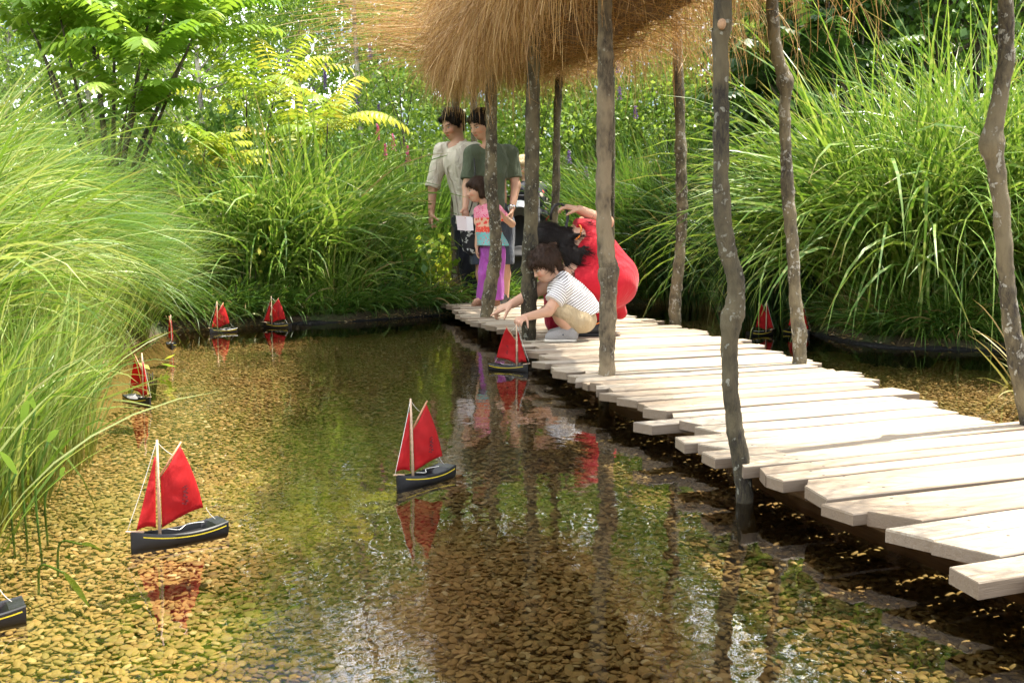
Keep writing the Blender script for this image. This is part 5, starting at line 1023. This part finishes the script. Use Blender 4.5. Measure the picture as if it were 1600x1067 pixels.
# ------------------------------------------------ the woman in green
def woman_green():
    g = G(778, 474, DECK); Y = g.y; loc = (W(775, 400, Y).x, Y, DECK); P = lambda x, y, d=0: na(W(x, y, Y+d))
    f, u = nv((-0.66, -0.62, -0.36)), nv((-0.2, -0.12, 1)); hc = P(752, 193); fw = nv((-0.35, -0.93, 0)); nb = P(766, 227)
    shR, shL = P(738, 240, -0.03), P(797, 240, 0.06); elR, wrR = P(730, 293, -0.09), P(727, 325, -0.20); elL, wrL = P(806, 290, 0.02), P(800, 327, -0.08); hR, hL = P(752, 345, -0.03), P(786, 345, 0.04)
    kR, kL = P(752, 405, -0.04), P(787, 405, 0.03); aR, aL = P(756, 463, -0.02), P(789, 463, 0.05)
    lo, hi = bbox([hc+Z3*0.14, aR-Z3*0.1, elR, wrR-Z3*0.2, elL, wrL-Z3*0.2], 0.17); S = Sculpt(lo, hi, 0.0055)
    H = head(S, hc-Z3*0.012, f, u, 1.08); S.cap(nb-Z3*0.02, hc-u*0.05-f*0.012, 0.050, 0.046, 0.02)
    S.cap((shR+shL)/2-Z3*0.09, (hR+hL)/2+Z3*0.03, 0.125, 0.135, 0.05, (fw, 0.75)); limb(S, [nb-Z3*0.03, shR], [0.055, 0.05]); limb(S, [nb-Z3*0.03, shL], [0.055, 0.05])
    limb(S, [shR, elR, wrR], [0.050, 0.041, 0.026]); limb(S, [shL, elL, wrL], [0.050, 0.041, 0.026])
    hand(S, wrR, (0.05, -0.35, -1), (0.4, -0.6, 0.2), (-0.7, -0.6, 0), 0.93, (0.75, 0.8, 0.85, 0.9), 0.9); hand(S, wrL, nv((-0.1, -0.15, -1)), (-0.9, 0, 0), (-0.2, -0.9, 0), 0.93, (0.8, 0.9, 0.95, 1.0), 0.7)
    for h_, k_, a_ in ((hR, kR, aR), (hL, kL, aL)): limb(S, [h_, k_, (k_*0.6+a_*0.4)+np.array([0.0, 0.012, 0]), a_], [0.085, 0.053, 0.055, 0.034]); S.cap(a_-Z3*0.03, a_-Z3*0.05+fw*0.11, 0.028, 0.022, 0.02)
    o = body_done(S, loc, skin2, H, SK2, (0.03, 0.018, 0.014), 'woman with a black bob in a dark olive T-shirt, looking down at the water')
    S = Sculpt(lo, hi, 0.006); c0, c1 = (shR+shL)/2, (hR+hL)/2
    S.cap(c0-Z3*0.09, c0-Z3*0.25, 0.150, 0.140, 0.05, (fw, 0.80)); S.cap(c0-Z3*0.25, c1+Z3*0.03, 0.140, 0.160, 0.05, (fw, 0.80))
    for g_ in (-1, 1): sd = np.cross(fw, Z3); S.ell(c0-Z3*0.17+fw*0.085+sd*0.065*g_, (0.05, 0.06, 0.065), (fw, sd, Z3), 0.05)
    for sh_, e_ in ((shR, elR), (shL, elL)): limb(S, [nb-Z3*0.042, sh_+Z3*0.002], [0.068, 0.066], 0.03); limb(S, [sh_, sh_+(e_-sh_)*0.80], [0.068, 0.066], 0.03)
    S.folds(0.0045, 36, 34, 14, 7); S.cut(c1+Z3*0.075, -Z3)
    X_, Yg, Zg = S.ax[0][:, None, None], S.ax[1][None, :, None], S.ax[2][None, None, :]
    for sh_, e_, sg in ((shR, elR, -1), (shL, elL, 1)):
        m = sh_+(e_-sh_)*0.78; dd = nv(e_-sh_); pl = ((X_-m[0])*dd[0]+(Yg-m[1])*dd[1]+(Zg-m[2])*dd[2]); S.F = np.where((X_-(sh_[0]*0.6+e_[0]*0.4)+0.062*sg)*sg > 0, np.maximum(S.F, pl), S.F).astype(np.float32)
    S.ell(nb+fw*0.05+Z3*0.02, (0.06, 0.085, 0.070), (fw, np.cross(fw, Z3), Z3), 0.01, carve=True); S.cap(nb-Z3*0.03, nb+Z3*0.12, 0.055, 0.06, 0, carve=True); child('shirt', S, olive, o, loc)
    S = Sculpt(*bbox([hR, hL, kR, kL, c1+Z3*0.12], 0.18), 0.006)
    S.cap(c1+Z3*0.09, c1-Z3*0.02, 0.140, 0.150, 0.04, (fw, 0.78))
    for h_, k_ in ((hR, kR), (hL, kL)): limb(S, [h_-Z3*0.02, k_-Z3*0.02], [0.105, 0.092], 0.05)
    S.folds(0.005, 34, 36, 12, 4); S.cut(kR-Z3*0.045, -Z3); child('shorts', S, denim, o, loc)
    for a_ in (aR, aL): hl = na((a_[0]+0.015, a_[1]+0.05, DECK)); shoe(o, loc, hl, hl+fw*0.235, shoe_black, 0.92)
    hair(o, loc, H, h_black, 'bob', 5).location = (0, 0, 0)
    d = nv(wrL-elL); c = wrL-d*0.02; v, f_ = tube([c-d*0.007, c+d*0.007], 0.0325, 20, cap=False); w_ = np_mesh('wristwatch', v, f_, metal_m, o, True, loc=loc); fix(w_)
    q = c+nv((-0.3, -1, 0))*0.034; v, f_ = tube([q, q+nv((-0.3, -1, 0))*0.009], [0.015, 0.014], 18); fix(np_mesh('watch_face', v, f_, sole_w, w_, True, loc=loc))
    # folded leaflet in her hand
    pc = P(725, 348, -0.28); A = [pc+np.array([x, -0.02*abs(x-0.02)/0.05, z]) for x, z in ((-0.065, 0.055), (0.018, 0.052), (0.072, 0.045), (0.080, -0.065), (0.026, -0.068), (-0.052, -0.060))]
    v = np.array(A+[a+np.array([0, 0.0015, 0]) for a in A]); fq = np.array([(0, 5, 4, 1), (1, 4, 3, 2), (6, 7, 10, 11), (7, 8, 9, 10), (0, 1, 7, 6), (1, 2, 8, 7), (2, 3, 9, 8), (3, 4, 10, 9), (4, 5, 11, 10), (5, 0, 6, 11)])
    tag(np_mesh('leaflet', v, fq, paper_m, None, False, loc=tuple(pc)), 'folded white paper leaflet held low by the woman in olive', 'leaflet')
    # patterned cloth bag hanging at her hip
    t = NT('floral_black'); ob = t.n('TexCoord').outputs['Object']; vo = t.n('TexVoronoi', Scale=26.0, _feature='DISTANCE_TO_EDGE'); wn_ = t.noise(ob, 20, 2); vm = t.n('VectorMath', _operation='MULTIPLY_ADD'); t.l(wn_.outputs['Color'], vm.inputs[0]); vm.inputs[1].default_value = (0.08,)*3; t.l(ob, vm.inputs[2]); t.l(vm.outputs[0], vo.inputs['Vector'])
    vc = t.n('TexVoronoi', Scale=26.0); t.l(vm.outputs[0], vc.inputs['Vector']); sp = t.n('SeparateColor'); t.l(vc.outputs['Color'], sp.inputs[0]); mask = t.math('MULTIPLY', t.math('GREATER_THAN', sp.outputs[0], 0.55), t.math('GREATER_THAN', vo.outputs['Distance'], 0.12))
    fl_m = t.done(t.pr(t.mix(mask, (0.012, 0.012, 0.014), (0.5, 0.5, 0.48)), 0.8))
    S = Sculpt(P(733, 372)-0.28, P(733, 372)+0.28, 0.006); b = P(733, 372, -0.10); S.cap(b+Z3*0.10-X3*0.02, b-Z3*0.06+X3*0.02, 0.065, 0.09, 0.02, (fw, 0.4)); S.folds(0.005, 50, 40, 30, 3); S.cut(b+Z3*0.13, Z3)
    v, f_ = S.mesh(); bg_ = np_mesh('cloth_bag', v, f_, fl_m, None, True, loc=tuple(b)); tag(bg_, 'black and white floral cloth bag hanging between the man and the woman in olive', 'bag')
    v, f_ = tube(smooth_path([b+Z3*0.12-X3*0.05, P(737, 320, -0.14), P(742, 270, -0.16), shR+Z3*0.066], 6), 0.006, 6); fix(np_mesh('strap', v, f_, shoe_black, bg_, True, loc=tuple(b)))
woman_green()
# ------------------------------------------------ the girl
def girl():
    g = G(768, 477, DECK); Y = g.y-0.12; loc = (W(768, 400, Y).x, Y, DECK); P = lambda x, y, d=0: na(W(x, y, Y+d))
    f, u = nv((-0.95, -0.25, -0.18)), nv((-0.12, 0, 1)); hc = P(746, 297); fw = nv((-0.8, -0.6, 0)); s = 0.86; nb = P(759, 320); sd = np.cross(fw, Z3)
    shR, shL = P(750, 331, 0.05), P(776, 330, -0.03); el, wr = P(800, 350, -0.02), P(790, 343, -0.18); hR, hL = P(762, 392, 0.04), P(778, 392, -0.03); kR, kL = P(758, 428, 0.03), P(776, 428, -0.03); aR, aL = P(757, 464, 0.04), P(775, 466, -0.03); elR, wrR = P(748, 362, 0.06), P(745, 385, 0.02)
    lo, hi = bbox([hc+Z3*0.12, aR-Z3*0.08, el, wr-Y3*0.1], 0.13); S = Sculpt(lo, hi, 0.0045); H = head(S, hc, f, u, s, True); S.cap(nb-Z3*0.02, hc-u*0.04-f*0.01, 0.034, 0.032, 0.015)
    S.cap((shR+shL)/2-Z3*0.05, (hR+hL)/2, 0.085, 0.085, 0.04, (fw, 0.8)); limb(S, [nb-Z3*0.02, shL], [0.036, 0.033]); limb(S, [nb-Z3*0.02, shR], [0.036, 0.033])
    limb(S, [shL, el, wr], [0.033, 0.028, 0.019], 0.012); limb(S, [shR, elR, wrR], [0.033, 0.028, 0.019], 0.012); hand(S, wr, (-0.50, -0.35, 0.80), (-0.75, -0.2, -0.5), (0.5, -0.3, 0.7), 0.72, (0.25, 0.3, 0.35, 0.4), 0.1, 0.14); hand(S, wrR, -Z3, (1, 0, 0), -Y3, 0.7)
    for h_, k_, a_ in ((hR, kR, aR), (hL, kL, aL)): limb(S, [h_, k_, a_], [0.058, 0.040, 0.027]); S.cap(a_-Z3*0.012, a_-Z3*0.03+fw*0.09, 0.022, 0.019, 0.015)
    o = body_done(S, loc, skin2, H, SK2, (0.03, 0.02, 0.015), 'small girl with dark bob in pink and turquoise tunic and purple trousers')
    z0 = P(760, 384)[2]; z1 = P(760, 320)[2]
    t = NT('printed_tunic'); ob = t.n('TexCoord').outputs['Object']; hh = attr(t, 'hgt').outputs['Fac']
    def dots(scale, thr, col, bg_, rnd=0.8):
        vo = t.n('TexVoronoi', Scale=scale, Randomness=rnd); t.l(ob, vo.inputs['Vector']); return t.mix(t.math('LESS_THAN', vo.outputs['Distance'], thr), bg_, col)
    pink = dots(62, 0.36, (0.75, 0.06, 0.20), (0.80, 0.30, 0.40)); mid = dots(30, 0.42, (0.72, 0.06, 0.05), (0.72, 0.42, 0.28)); band = dots(75, 0.30, (0.85, 0.45, 0.30), (0.72, 0.07, 0.04)); teal = dots(70, 0.34, (0.60, 0.14, 0.20), (0.17, 0.50, 0.50))
    def step(x): return t.math('GREATER_THAN', hh, x)
    c = t.mix(step(0.33), teal, band); c = t.mix(step(0.46), c, mid); c = t.mix(step(0.68), c, pink); tun = t.done(t.pr(c, 0.85))
    S = Sculpt(lo, hi, 0.005); c0 = (shR+shL)/2; c1 = (hR+hL)/2
    S.cap(c0-Z3*0.05, c0-Z3*0.16, 0.100, 0.104, 0.03, (fw, 0.85)); S.cap(c0-Z3*0.16, c1+Z3*0.015, 0.104, 0.150, 0.03, (fw, 0.85)); S.cap(nb-Z3*0.02, shR, 0.045, 0.048, 0.02); S.cap(nb-Z3*0.02, shL, 0.045, 0.048, 0.02)
    m = shL+(el-shL)*0.36; S.cap(shL, m, 0.048, 0.046, 0.02); S.cap(shR, shR+(elR-shR)*0.5, 0.048, 0.046, 0.02); S.folds(0.004, 60, 55, 5, 3); S.cut(na((0, 0, z0)), -Z3); S.cap(nb-Z3*0.01, nb+Z3*0.1, 0.040, 0.045, 0.0, carve=True)
    child('tunic', S, tun, o, loc, lambda v: {'hgt': (v[:, 2]-z0)/(z1-z0)})
    S = Sculpt(*bbox([hR, hL, aR, aL], 0.13), 0.005); S.cap(c1+Z3*0.03, c1-Z3*0.02, 0.09, 0.092, 0.03, (fw, 0.85))
    for h_, k_, a_ in ((hR, kR, aR), (hL, kL, aL)): limb(S, [h_, k_, a_-Z3*0.0], [0.068, 0.058, 0.066], 0.015)
    S.folds(0.0045, 55, 50, 20, 6); S.cut(na((0, 0, DECK+0.055)), -Z3); child('trousers', S, purple, o, loc)
    for a_ in (aR, aL): hl = na((a_[0]+0.022, a_[1]+0.018, DECK)); shoe(o, loc, hl, hl+fw*0.16, skin_sandal, 0.62)
    hair(o, loc, H, h_brown, 'bob', 6).location = (0, 0, 0)
skin_sandal = flat_mat('tan_sandal', (0.30, 0.16, 0.09), 0.6, 0.2, 60)
girl()
# ------------------------------------------------ the crouching woman in red
def woman_red():
    Y = 6.02; loc = (W(930, 500, Y).x, Y, DECK); P = lambda x, y, d=0: na(W(x, y, Y+d)); f, u = nv((-0.45, -0.30, -0.86)), nv((-0.86, -0.12, 0.45)); hc = P(858, 381, -0.03)
    nb = P(892, 372, 0.0); shT = P(912, 352, 0.13); elT = P(948, 347, 0.12); wrT = P(905, 328, 0.02); shB = P(893, 425, -0.13); elB = P(848, 449, -0.22); wrB = P(800, 475, -0.30)
    hip = P(955, 440, 0.0); lo, hi = bbox([hc-X3*0.12, P(1000, 470), P(860, 520), P(740, 500, -0.35), P(900, 300), hip+Y3*0.2, hip-Y3*0.3], 0.10); S = Sculpt(lo, hi, 0.0055)
    H = head(S, hc, f, u, 0.95); S.cap(nb, hc-u*0.02, 0.05, 0.045, 0.02); S.cap(P(910, 385, 0.0), hip, 0.125, 0.14, 0.05); limb(S, [nb, shT, elT, wrT], [0.05, 0.048, 0.040, 0.027]); limb(S, [nb, shB, elB, wrB], [0.05, 0.048, 0.039, 0.026])
    hand(S, wrB, nv(P(756, 493, -0.34)-wrB), (0.1, 0.3, -1), (0.1, -0.9, -0.2), 0.95, (0.04, 0.95, 1.15, 1.2), 0.55); hand(S, wrT, nv(P(880, 322, 0)-wrT), (-0.25, 0.3, -1), (-0.3, -1, -0.3), 0.92, (0.5, 0.75, 0.9, 1.0), 0.5)
    kn = [P(872, 447, -0.14), P(878, 455, 0.16)]; an = [P(905, 508, -0.15), P(962, 495, 0.14)]
    limb(S, [hip-Y3*0.08, kn[0], P(868, 505, -0.14)], [0.09, 0.06, 0.04]); limb(S, [hip+Y3*0.08, kn[1], P(880, 505, 0.16)], [0.09, 0.06, 0.04])
    o = body_done(S, loc, skin2, H, SK2, (0.02, 0.012, 0.01), 'crouching black haired woman in a sleeveless red dress pointing at the water')
    S = Sculpt(lo, hi, 0.006)
    S.cap(P(906, 376, 0.02), P(930, 408, 0.0), 0.135, 0.155, 0.05); S.cap(P(930, 408, 0), P(950, 436, 0.0), 0.155, 0.170, 0.05); S.ell(P(953, 440, 0), (0.160, 0.20, 0.150), None, 0.04); S.cap(P(922, 352, 0.09), P(915, 372, 0.02), 0.05, 0.09, 0.04)
    S.cap(P(945, 438, -0.10), kn[0]+Z3*0.0, 0.125, 0.085, 0.05); S.cap(P(945, 438, 0.10), kn[1], 0.125, 0.085, 0.05); S.cap(kn[0], P(872, 500, -0.13), 0.085, 0.060, 0.03); S.cap(P(925, 450, 0.0), P(935, 492, -0.03), 0.12, 0.085, 0.05); S.cap(P(950, 455, 0.04), P(968, 488, 0.12), 0.08, 0.045, 0.04)
    S.folds(0.0045, 22, 24, 15, 3, 2.0); S.cut(P(900, 517, 0), -Z3); S.cut(P(896, 372, 0.0), nv((-1, -0.10, 0.12))); S.ell(P(903, 362, -0.10), (0.045, 0.05, 0.048), None, 0.01, carve=True); S.cap(nb-X3*0.05, nb+X3*0.01, 0.06, 0.055, 0, carve=True); dr = child('dress', S, redc, o, loc)
    S = Sculpt(P(868, 480, -0.1)-0.16, P(868, 480, -0.1)+0.16, 0.006); S.cap(kn[0]-Z3*0.02-X3*0.01, P(867, 503, -0.14), 0.075, 0.062, 0.02); S.cut(P(868, 518, -0.14), -Z3); S.folds(0.004, 50, 40, 20, 2); child('trouser_leg', S, darkred, o, loc)
    # orange hems
    def trim(pts, nm='orange_trim'): v, f_ = tube(smooth_path(pts, 6), 0.0042, 7); fix(np_mesh(nm, v, f_, orange, dr, True, loc=loc))
    trim([P(903, 350, -0.02), P(908, 356, -0.155), P(906, 368, -0.165), P(900, 374, -0.145)]); trim([P(918, 511, -0.155), P(932, 506, -0.155), P(947, 500, -0.14), P(958, 495, -0.12)])
    for hl, tp, sc_ in ((P(968, 497, 0.12)+Z3*0.02, None, 0.9), ): sd_ = nv((-0.75, 0.0, -0.66)); shoe(o, loc, na(hl)+np.array([0.03, 0, 0.02]), na(hl)+sd_*0.12+np.array([-0.06, 0, -0.01]), shoe_black, 0.8, khaki, up=nv((0.66, 0, 0.75)))
    hl = na((P(952, 518, -0.12)[0], Y-0.10, DECK)); shoe(o, loc, hl, hl+np.array([-0.23, -0.02, 0]), shoe_black, 0.9)
    pt = [(P(880, 372, -0.03), P(905, 392, -0.08), 0.055, 0.040), (P(905, 392, -0.08), P(912, 398, -0.12), 0.045, 0.02), (P(885, 388, -0.08), P(900, 406, -0.14), 0.05, 0.024), (P(900, 404, -0.13), P(912, 386, -0.15), 0.022, 0.009), (P(855, 372, -0.03), P(885, 372, -0.03), 0.075, 0.062), (P(890, 395, -0.12), P(902, 412, -0.16), 0.03, 0.008), (P(880, 392, -0.12), P(889, 425, -0.17), 0.022, 0.007), (P(885, 366, 0.0), P(915, 351, -0.06), 0.022, 0.008), (P(885, 372, -0.05), P(906, 366, -0.165), 0.02, 0.006), (P(893, 396, -0.13), P(918, 392, -0.17), 0.012, 0.004)]
    hair(o, loc, H, h_black, 'long', 9, pts=pt).location = (0, 0, 0)
    # black strap loop she pulls over her shoulder
    v, f_ = tube(smooth_path([P(884, 356, -0.06), P(887, 340, -0.02), P(884, 326, 0), P(876, 319, 0.0), P(866, 323, 0.0), P(861, 334, 0), P(861, 343, 0.02)], 6), 0.0085, 8); st_ = np_mesh('bag_strap', v, f_, shoe_black, None, True, loc=tuple(P(876, 319)))
    tag(st_, 'black looped strap gripped by the raised hand of the woman in red', 'strap')
woman_red()
# ------------------------------------------------ the crouching boy
def boy():
    g = G(880, 531, DECK); Y = g.y; loc = (g.x, Y, DECK); P = lambda x, y, d=0: na(W(x, y, Y+d)); f, u = nv((-0.84, -0.22, -0.48)), nv((-0.45, -0.05, 0.88)); hc = P(853, 415, -0.03); s = 0.80
    bt = G(808, 580, 0); nb = P(873, 437, -0.01); sh, shF = P(880, 449, -0.09), P(882, 447, 0.08); el, wr = P(856, 487, -0.16), None; hd = W(804, 502, bt.y-0.02); wr = na(hd)+(el-na(hd))*0.26+Z3*0.004; hip = P(903, 500, 0)
    kn = [P(866, 480, -0.10), P(868, 480, 0.10)]; an = [P(889, 516, -0.09), P(891, 514, 0.09)]
    lo, hi = bbox([hc-X3*0.1+Z3*0.1, P(940, 500), an[0]-Z3*0.06-X3*0.1, na(hd)-0.06, sh-Y3*0.06, shF+Y3*0.1], 0.09); S = Sculpt(lo, hi, 0.0045); H = head(S, hc, f, u, s, True); S.cap(nb, hc-u*0.035-f*0.01, 0.034, 0.032, 0.015)
    S.cap(P(884, 457, 0), P(905, 490, 0), 0.078, 0.085, 0.03); limb(S, [nb, sh, el, wr], [0.035, 0.035, 0.028, 0.019], 0.012); limb(S, [nb, shF, P(862, 478, 0.13), P(838, 492, 0.06)], [0.035, 0.035, 0.028, 0.02], 0.012)
    dh = nv(na(hd)-wr); hand(S, wr, dh, (-0.1, 0.3, -1), (-0.2, -0.9, -0.3), 0.66, (0.9, 0.95, 1.0, 1.0), 0.8); hand(S, P(838, 492, 0.06), (-1, -0.4, 0), (0, 0, -1), (0, -1, 0), 0.66)
    for k_, a_, hh in ((kn[0], an[0], hip-Y3*0.07), (kn[1], an[1], hip+Y3*0.07)): limb(S, [hh, k_, k_*0.5+a_*0.5, a_], [0.060, 0.037, 0.036, 0.025], 0.02); S.cap(a_, a_+np.array([-0.07, -0.01, -0.022]), 0.020, 0.014, 0.012)
    o = body_done(S, loc, skin2, H, SK2, (0.06, 0.035, 0.02), 'small crouching boy in striped T-shirt and khaki shorts')
    t = NT('striped_jersey'); sv = attr(t, 'stripe').outputs['Fac']; ob = t.n('TexCoord').outputs['Object']; fr = t.math('FRACT', sv); c = t.mix(t.math('LESS_THAN', fr, 0.30), (0.78, 0.76, 0.74), (0.07, 0.045, 0.05)); n_ = t.noise(ob, 30, 3)
    strp = t.done(t.pr(c, 0.85, t.bump(n_.outputs[0], 0.3, 0.01)))
    S = Sculpt(lo, hi, 0.0048); S.cap(P(880, 452, 0), P(897, 474, 0), 0.092, 0.104, 0.03); S.cap(P(897, 474, 0), P(912, 492, 0), 0.104, 0.106, 0.03); S.cap(nb+X3*0.015, sh, 0.045, 0.050, 0.02); S.cap(nb+X3*0.015, shF, 0.045, 0.050, 0.02)
    m = sh+(el-sh)*0.62; S.cap(sh, m, 0.052, 0.056, 0.02); m2 = shF+(P(862, 478, 0.13)-shF)*0.6; S.cap(shF, m2, 0.05, 0.05, 0.02); S.folds(0.0045, 45, 48, 24, 4)
    ax = nv(P(912, 494)-P(880, 446)); S.cut(P(911, 494, 0), nv(ax*0.7+np.array([0.0, 0, -0.7]))); dd = nv(el-sh); X_, Yg, Zg = S.ax[0][:, None, None], S.ax[1][None, :, None], S.ax[2][None, None, :]
    pl = ((X_-m[0])*dd[0]+(Yg-m[1])*dd[1]+(Zg-m[2])*dd[2]); S.F = np.where((Yg < sh[1]+0.02) & (X_ < P(879, 480)[0]), np.maximum(S.F, pl), S.F).astype(np.float32); S.cap(nb-ax*0.02, nb-ax*0.1, 0.038, 0.045, 0, carve=True)
    def stripes(v):
        a = (v-sh)@ax; b = (v-sh)@dd; w_ = np.clip((((v-sh)@nv(dd-ax*0.6))-0.012)/0.02, 0, 1); return {'stripe': (np.where(w_ > 0.5, b, a)/0.0135)+10}
    child('shirt', S, strp, o, loc, stripes)
    S = Sculpt(lo, hi, 0.005); S.cap(P(900, 488, 0), P(907, 498, 0), 0.086, 0.088, 0.03)
    for k_, hh in ((kn[0], hip-Y3*0.065), (kn[1], hip+Y3*0.065)): S.cap(hh, k_+(hh-k_)*0.10, 0.074, 0.050, 0.03)
    S.folds(0.005, 40, 44, 30, 8); S.cut(na((0, 0, DECK+0.045)), -Z3); child('shorts', S, khaki, o, loc)
    for a_ in an: hl = na((a_[0]+0.040, a_[1], DECK)); shoe(o, loc, hl, hl+np.array([-0.18, -0.015, 0]), shoe_grey, 0.80, sole_w); [fix(np_mesh('shoe_strap', *tube(smooth_path([hl+np.array([-0.075-0.035*q, -0.034, 0.028+0.008*(1-q)]), hl+np.array([-0.070-0.035*q, -0.018, 0.062-0.012*q]), hl+np.array([-0.068-0.035*q, 0.004, 0.070-0.012*q])], 5), 0.0065, 6), denim, o, True, loc=loc)) for q in (0, 1)]
    hair(o, loc, H, h_brown, 'tousled', 12).location = (0, 0, 0)
boy()
# ------------------------------------------------ blond person and pushchair in the background
def background():
    Y = 10.6; P = lambda x, y, d=0: na(W(x, y, Y+d)); loc = tuple(P(825, 400)*np.array([1, 1, 0])+np.array([0, 0, 0.08])); hc = P(817, 262); f, u = nv((-0.5, -0.8, -0.3)), nv((-0.1, -0.1, 1)); shL, shR = P(845, 296, 0.05), P(812, 298, -0.1); hp = P(832, 375)
    lo, hi = bbox([hc+Z3*0.1, P(832, 470), shL, shR, P(805, 330, -0.4)], 0.18); S = Sculpt(lo, hi, 0.008); H = head(S, hc, f, u, 0.98); nb = P(825, 285); S.cap(nb, hc-u*0.04, 0.05, 0.045, 0.02); S.cap((shL+shR)/2-Z3*0.08, hp, 0.13, 0.13, 0.05, (Y3, 0.75)); limb(S, [nb, shR, P(805, 325, -0.1), P(806, 332, -0.34)], [0.05, 0.05, 0.04, 0.028]); limb(S, [nb, shL, P(850, 335, 0), P(822, 332, -0.34)], [0.05, 0.05, 0.04, 0.028])
    hand(S, P(806, 332, -0.34), (-0.2, -1, -0.1), -Z3, X3, 0.95, (0.9,)*4); hand(S, P(822, 332, -0.34), (-0.2, -1, -0.1), -Z3, -X3, 0.95, (0.9,)*4)
    for g_ in (-0.08, 0.08): limb(S, [hp+X3*g_, hp+X3*g_-Z3*0.38, hp+X3*g_*1.1-Z3*(hp[2]-0.14)], [0.08, 0.055, 0.036]); q = hp+X3*g_*1.1; q[2] = 0.12; S.cap(q, q+np.array([-0.05, -0.13, 0]), 0.035, 0.03, 0.02)
    o = body_done(S, loc, skin2, H, SK2, (0.3, 0.2, 0.1), 'light haired person in dark clothes half hidden behind the straight dark post')
    t = NT('dark_print_top'); ob = t.n('TexCoord').outputs['Object']; vo = t.n('TexVoronoi', Scale=13.0); t.l(ob, vo.inputs[0]); sp = t.n('SeparateColor'); t.l(vo.outputs['Color'], sp.inputs[0])
    m1 = t.math('MULTIPLY', t.math('LESS_THAN', vo.outputs['Distance'], 0.33), t.math('GREATER_THAN', sp.outputs[0], 0.6)); c = t.mix(m1, (0.015, 0.017, 0.025), t.mix(t.math('GREATER_THAN', sp.outputs[1], 0.5), (0.6, 0.05, 0.05), (0.6, 0.5, 0.42))); tp = t.done(t.pr(c, 0.85))
    S = Sculpt(lo, hi, 0.008); S.cap((shL+shR)/2-Z3*0.08, hp, 0.155, 0.155, 0.05, (Y3, 0.8)); limb(S, [nb-Z3*0.03, shR, P(805, 325, -0.1), P(806, 330, -0.28)], [0.07, 0.068, 0.058, 0.045]); limb(S, [nb-Z3*0.03, shL, P(850, 335, 0), P(824, 331, -0.28)], [0.07, 0.068, 0.058, 0.045]); S.folds(0.006, 35, 30, 20, 2); S.cut(hp-Z3*0.03, -Z3); S.cap(nb, nb+Z3*0.12, 0.055, 0.06, 0, carve=True); child('jacket', S, tp, o, loc)
    S = Sculpt(*bbox([hp+Z3*0.1, na((hp[0], hp[1], 0.1))], 0.22), 0.009); S.cap(hp, hp-Z3*0.03, 0.14, 0.14, 0.04, (Y3, 0.8))
    for g_ in (-0.08, 0.08): limb(S, [hp+X3*g_, hp+X3*g_-Z3*0.38, hp+X3*g_*1.1-Z3*(hp[2]-0.18)], [0.1, 0.078, 0.065])
    child('trousers', S, navy, o, loc)
    for g_ in (-0.08, 0.08): hl = na((hp[0]+g_*1.1, hp[1]+0.05, 0.085)); shoe(o, loc, hl, hl+np.array([-0.09, -0.24, 0]), shoe_black)
    hair(o, loc, H, h_blond, 'bob', 15).location = (0, 0, 0)
    # pushchair
    Yp = 9.95; p = G(813, 440, 0.1); x0 = W(812, 330, Yp).x; e = empty('pushchair', (x0, Yp, 0.09)); tag(e, 'black pushchair with a silvery grey hood behind the woman in olive', 'pushchair')
    grey = flat_mat('silver_fabric', (0.16, 0.18, 0.20), 0.5, 0.1, 30, 0.4, 0.01); blk = flat_mat('black_fabric', (0.015, 0.015, 0.017), 0.8, 0.2); ru = flat_mat('rubber', (0.02, 0.02, 0.02), 0.7, 0.1)
    z = lambda a: a-0.09; S = Sculpt((-0.3, -0.35, 0.5), (0.3, 0.35, 1.1), 0.01); S.ell((0, 0, 0.70), (0.17, 0.23, 0.23), None, 0); S.ell((0, -0.10, 0.66), (0.145, 0.25, 0.20), None, 0.01, carve=True); S.cut((0, 0, 0.70), -Z3); v, f_ = S.mesh(); h_ = np_mesh('hood', v, f_, grey, e)
    v, f_ = tube(smooth_path([(-0.17, 0.0, 0.705), (-0.13, -0.02, 0.86), (0, -0.03, 0.925), (0.13, -0.02, 0.86), (0.17, 0, 0.705)], 6), 0.006, 6); np_mesh('hood_rib', v, f_, blk, h_)
    S = Sculpt((-0.3, -0.45, 0.1), (0.3, 0.35, 0.9), 0.012); S.cap((0, 0.12, 0.68), (0, 0.02, 0.42), 0.15, 0.15, 0.05, (Y3, 0.3)); S.cap((0, 0.0, 0.40), (0, -0.22, 0.40), 0.15, 0.14, 0.05, (Z3, 0.3)); S.cap((0, -0.24, 0.38), (0, -0.30, 0.20), 0.12, 0.10, 0.04, (Y3, 0.3)); v, f_ = S.mesh(); np_mesh('seat', v, f_, blk, e)
    A = Acc()
    for sx in (-0.19, 0.19):
        for a, b in (((sx, 0.30, 0.98), (sx, -0.28, 0.09)), ((sx, 0.24, 0.09), (sx, -0.08, 0.44))): v, f_ = tube([a, b], 0.011, 8); A.add(v, f_)
    v, f_ = tube([(-0.19, 0.30, 0.98), (0.19, 0.30, 0.98)], 0.013, 8); A.add(v, f_); v, f_ = tube([(-0.19, 0.24, 0.09), (0.19, 0.24, 0.09)], 0.01, 8); A.add(v, f_); v, f_ = tube([(-0.19, -0.28, 0.09), (0.19, -0.28, 0.09)], 0.01, 8); A.add(v, f_); A.build('frame', blk, e)
    for sx in (-0.205, 0.205):
        for sy in (-0.28, 0.24):
            th = np.linspace(0, 2*np.pi, 25); v, f_ = tube([(sx, sy+0.075*math.cos(a), 0.09+0.075*math.sin(a)) for a in th], 0.014, 8, cap=False); np_mesh('wheel', v, f_, ru, e)
background()
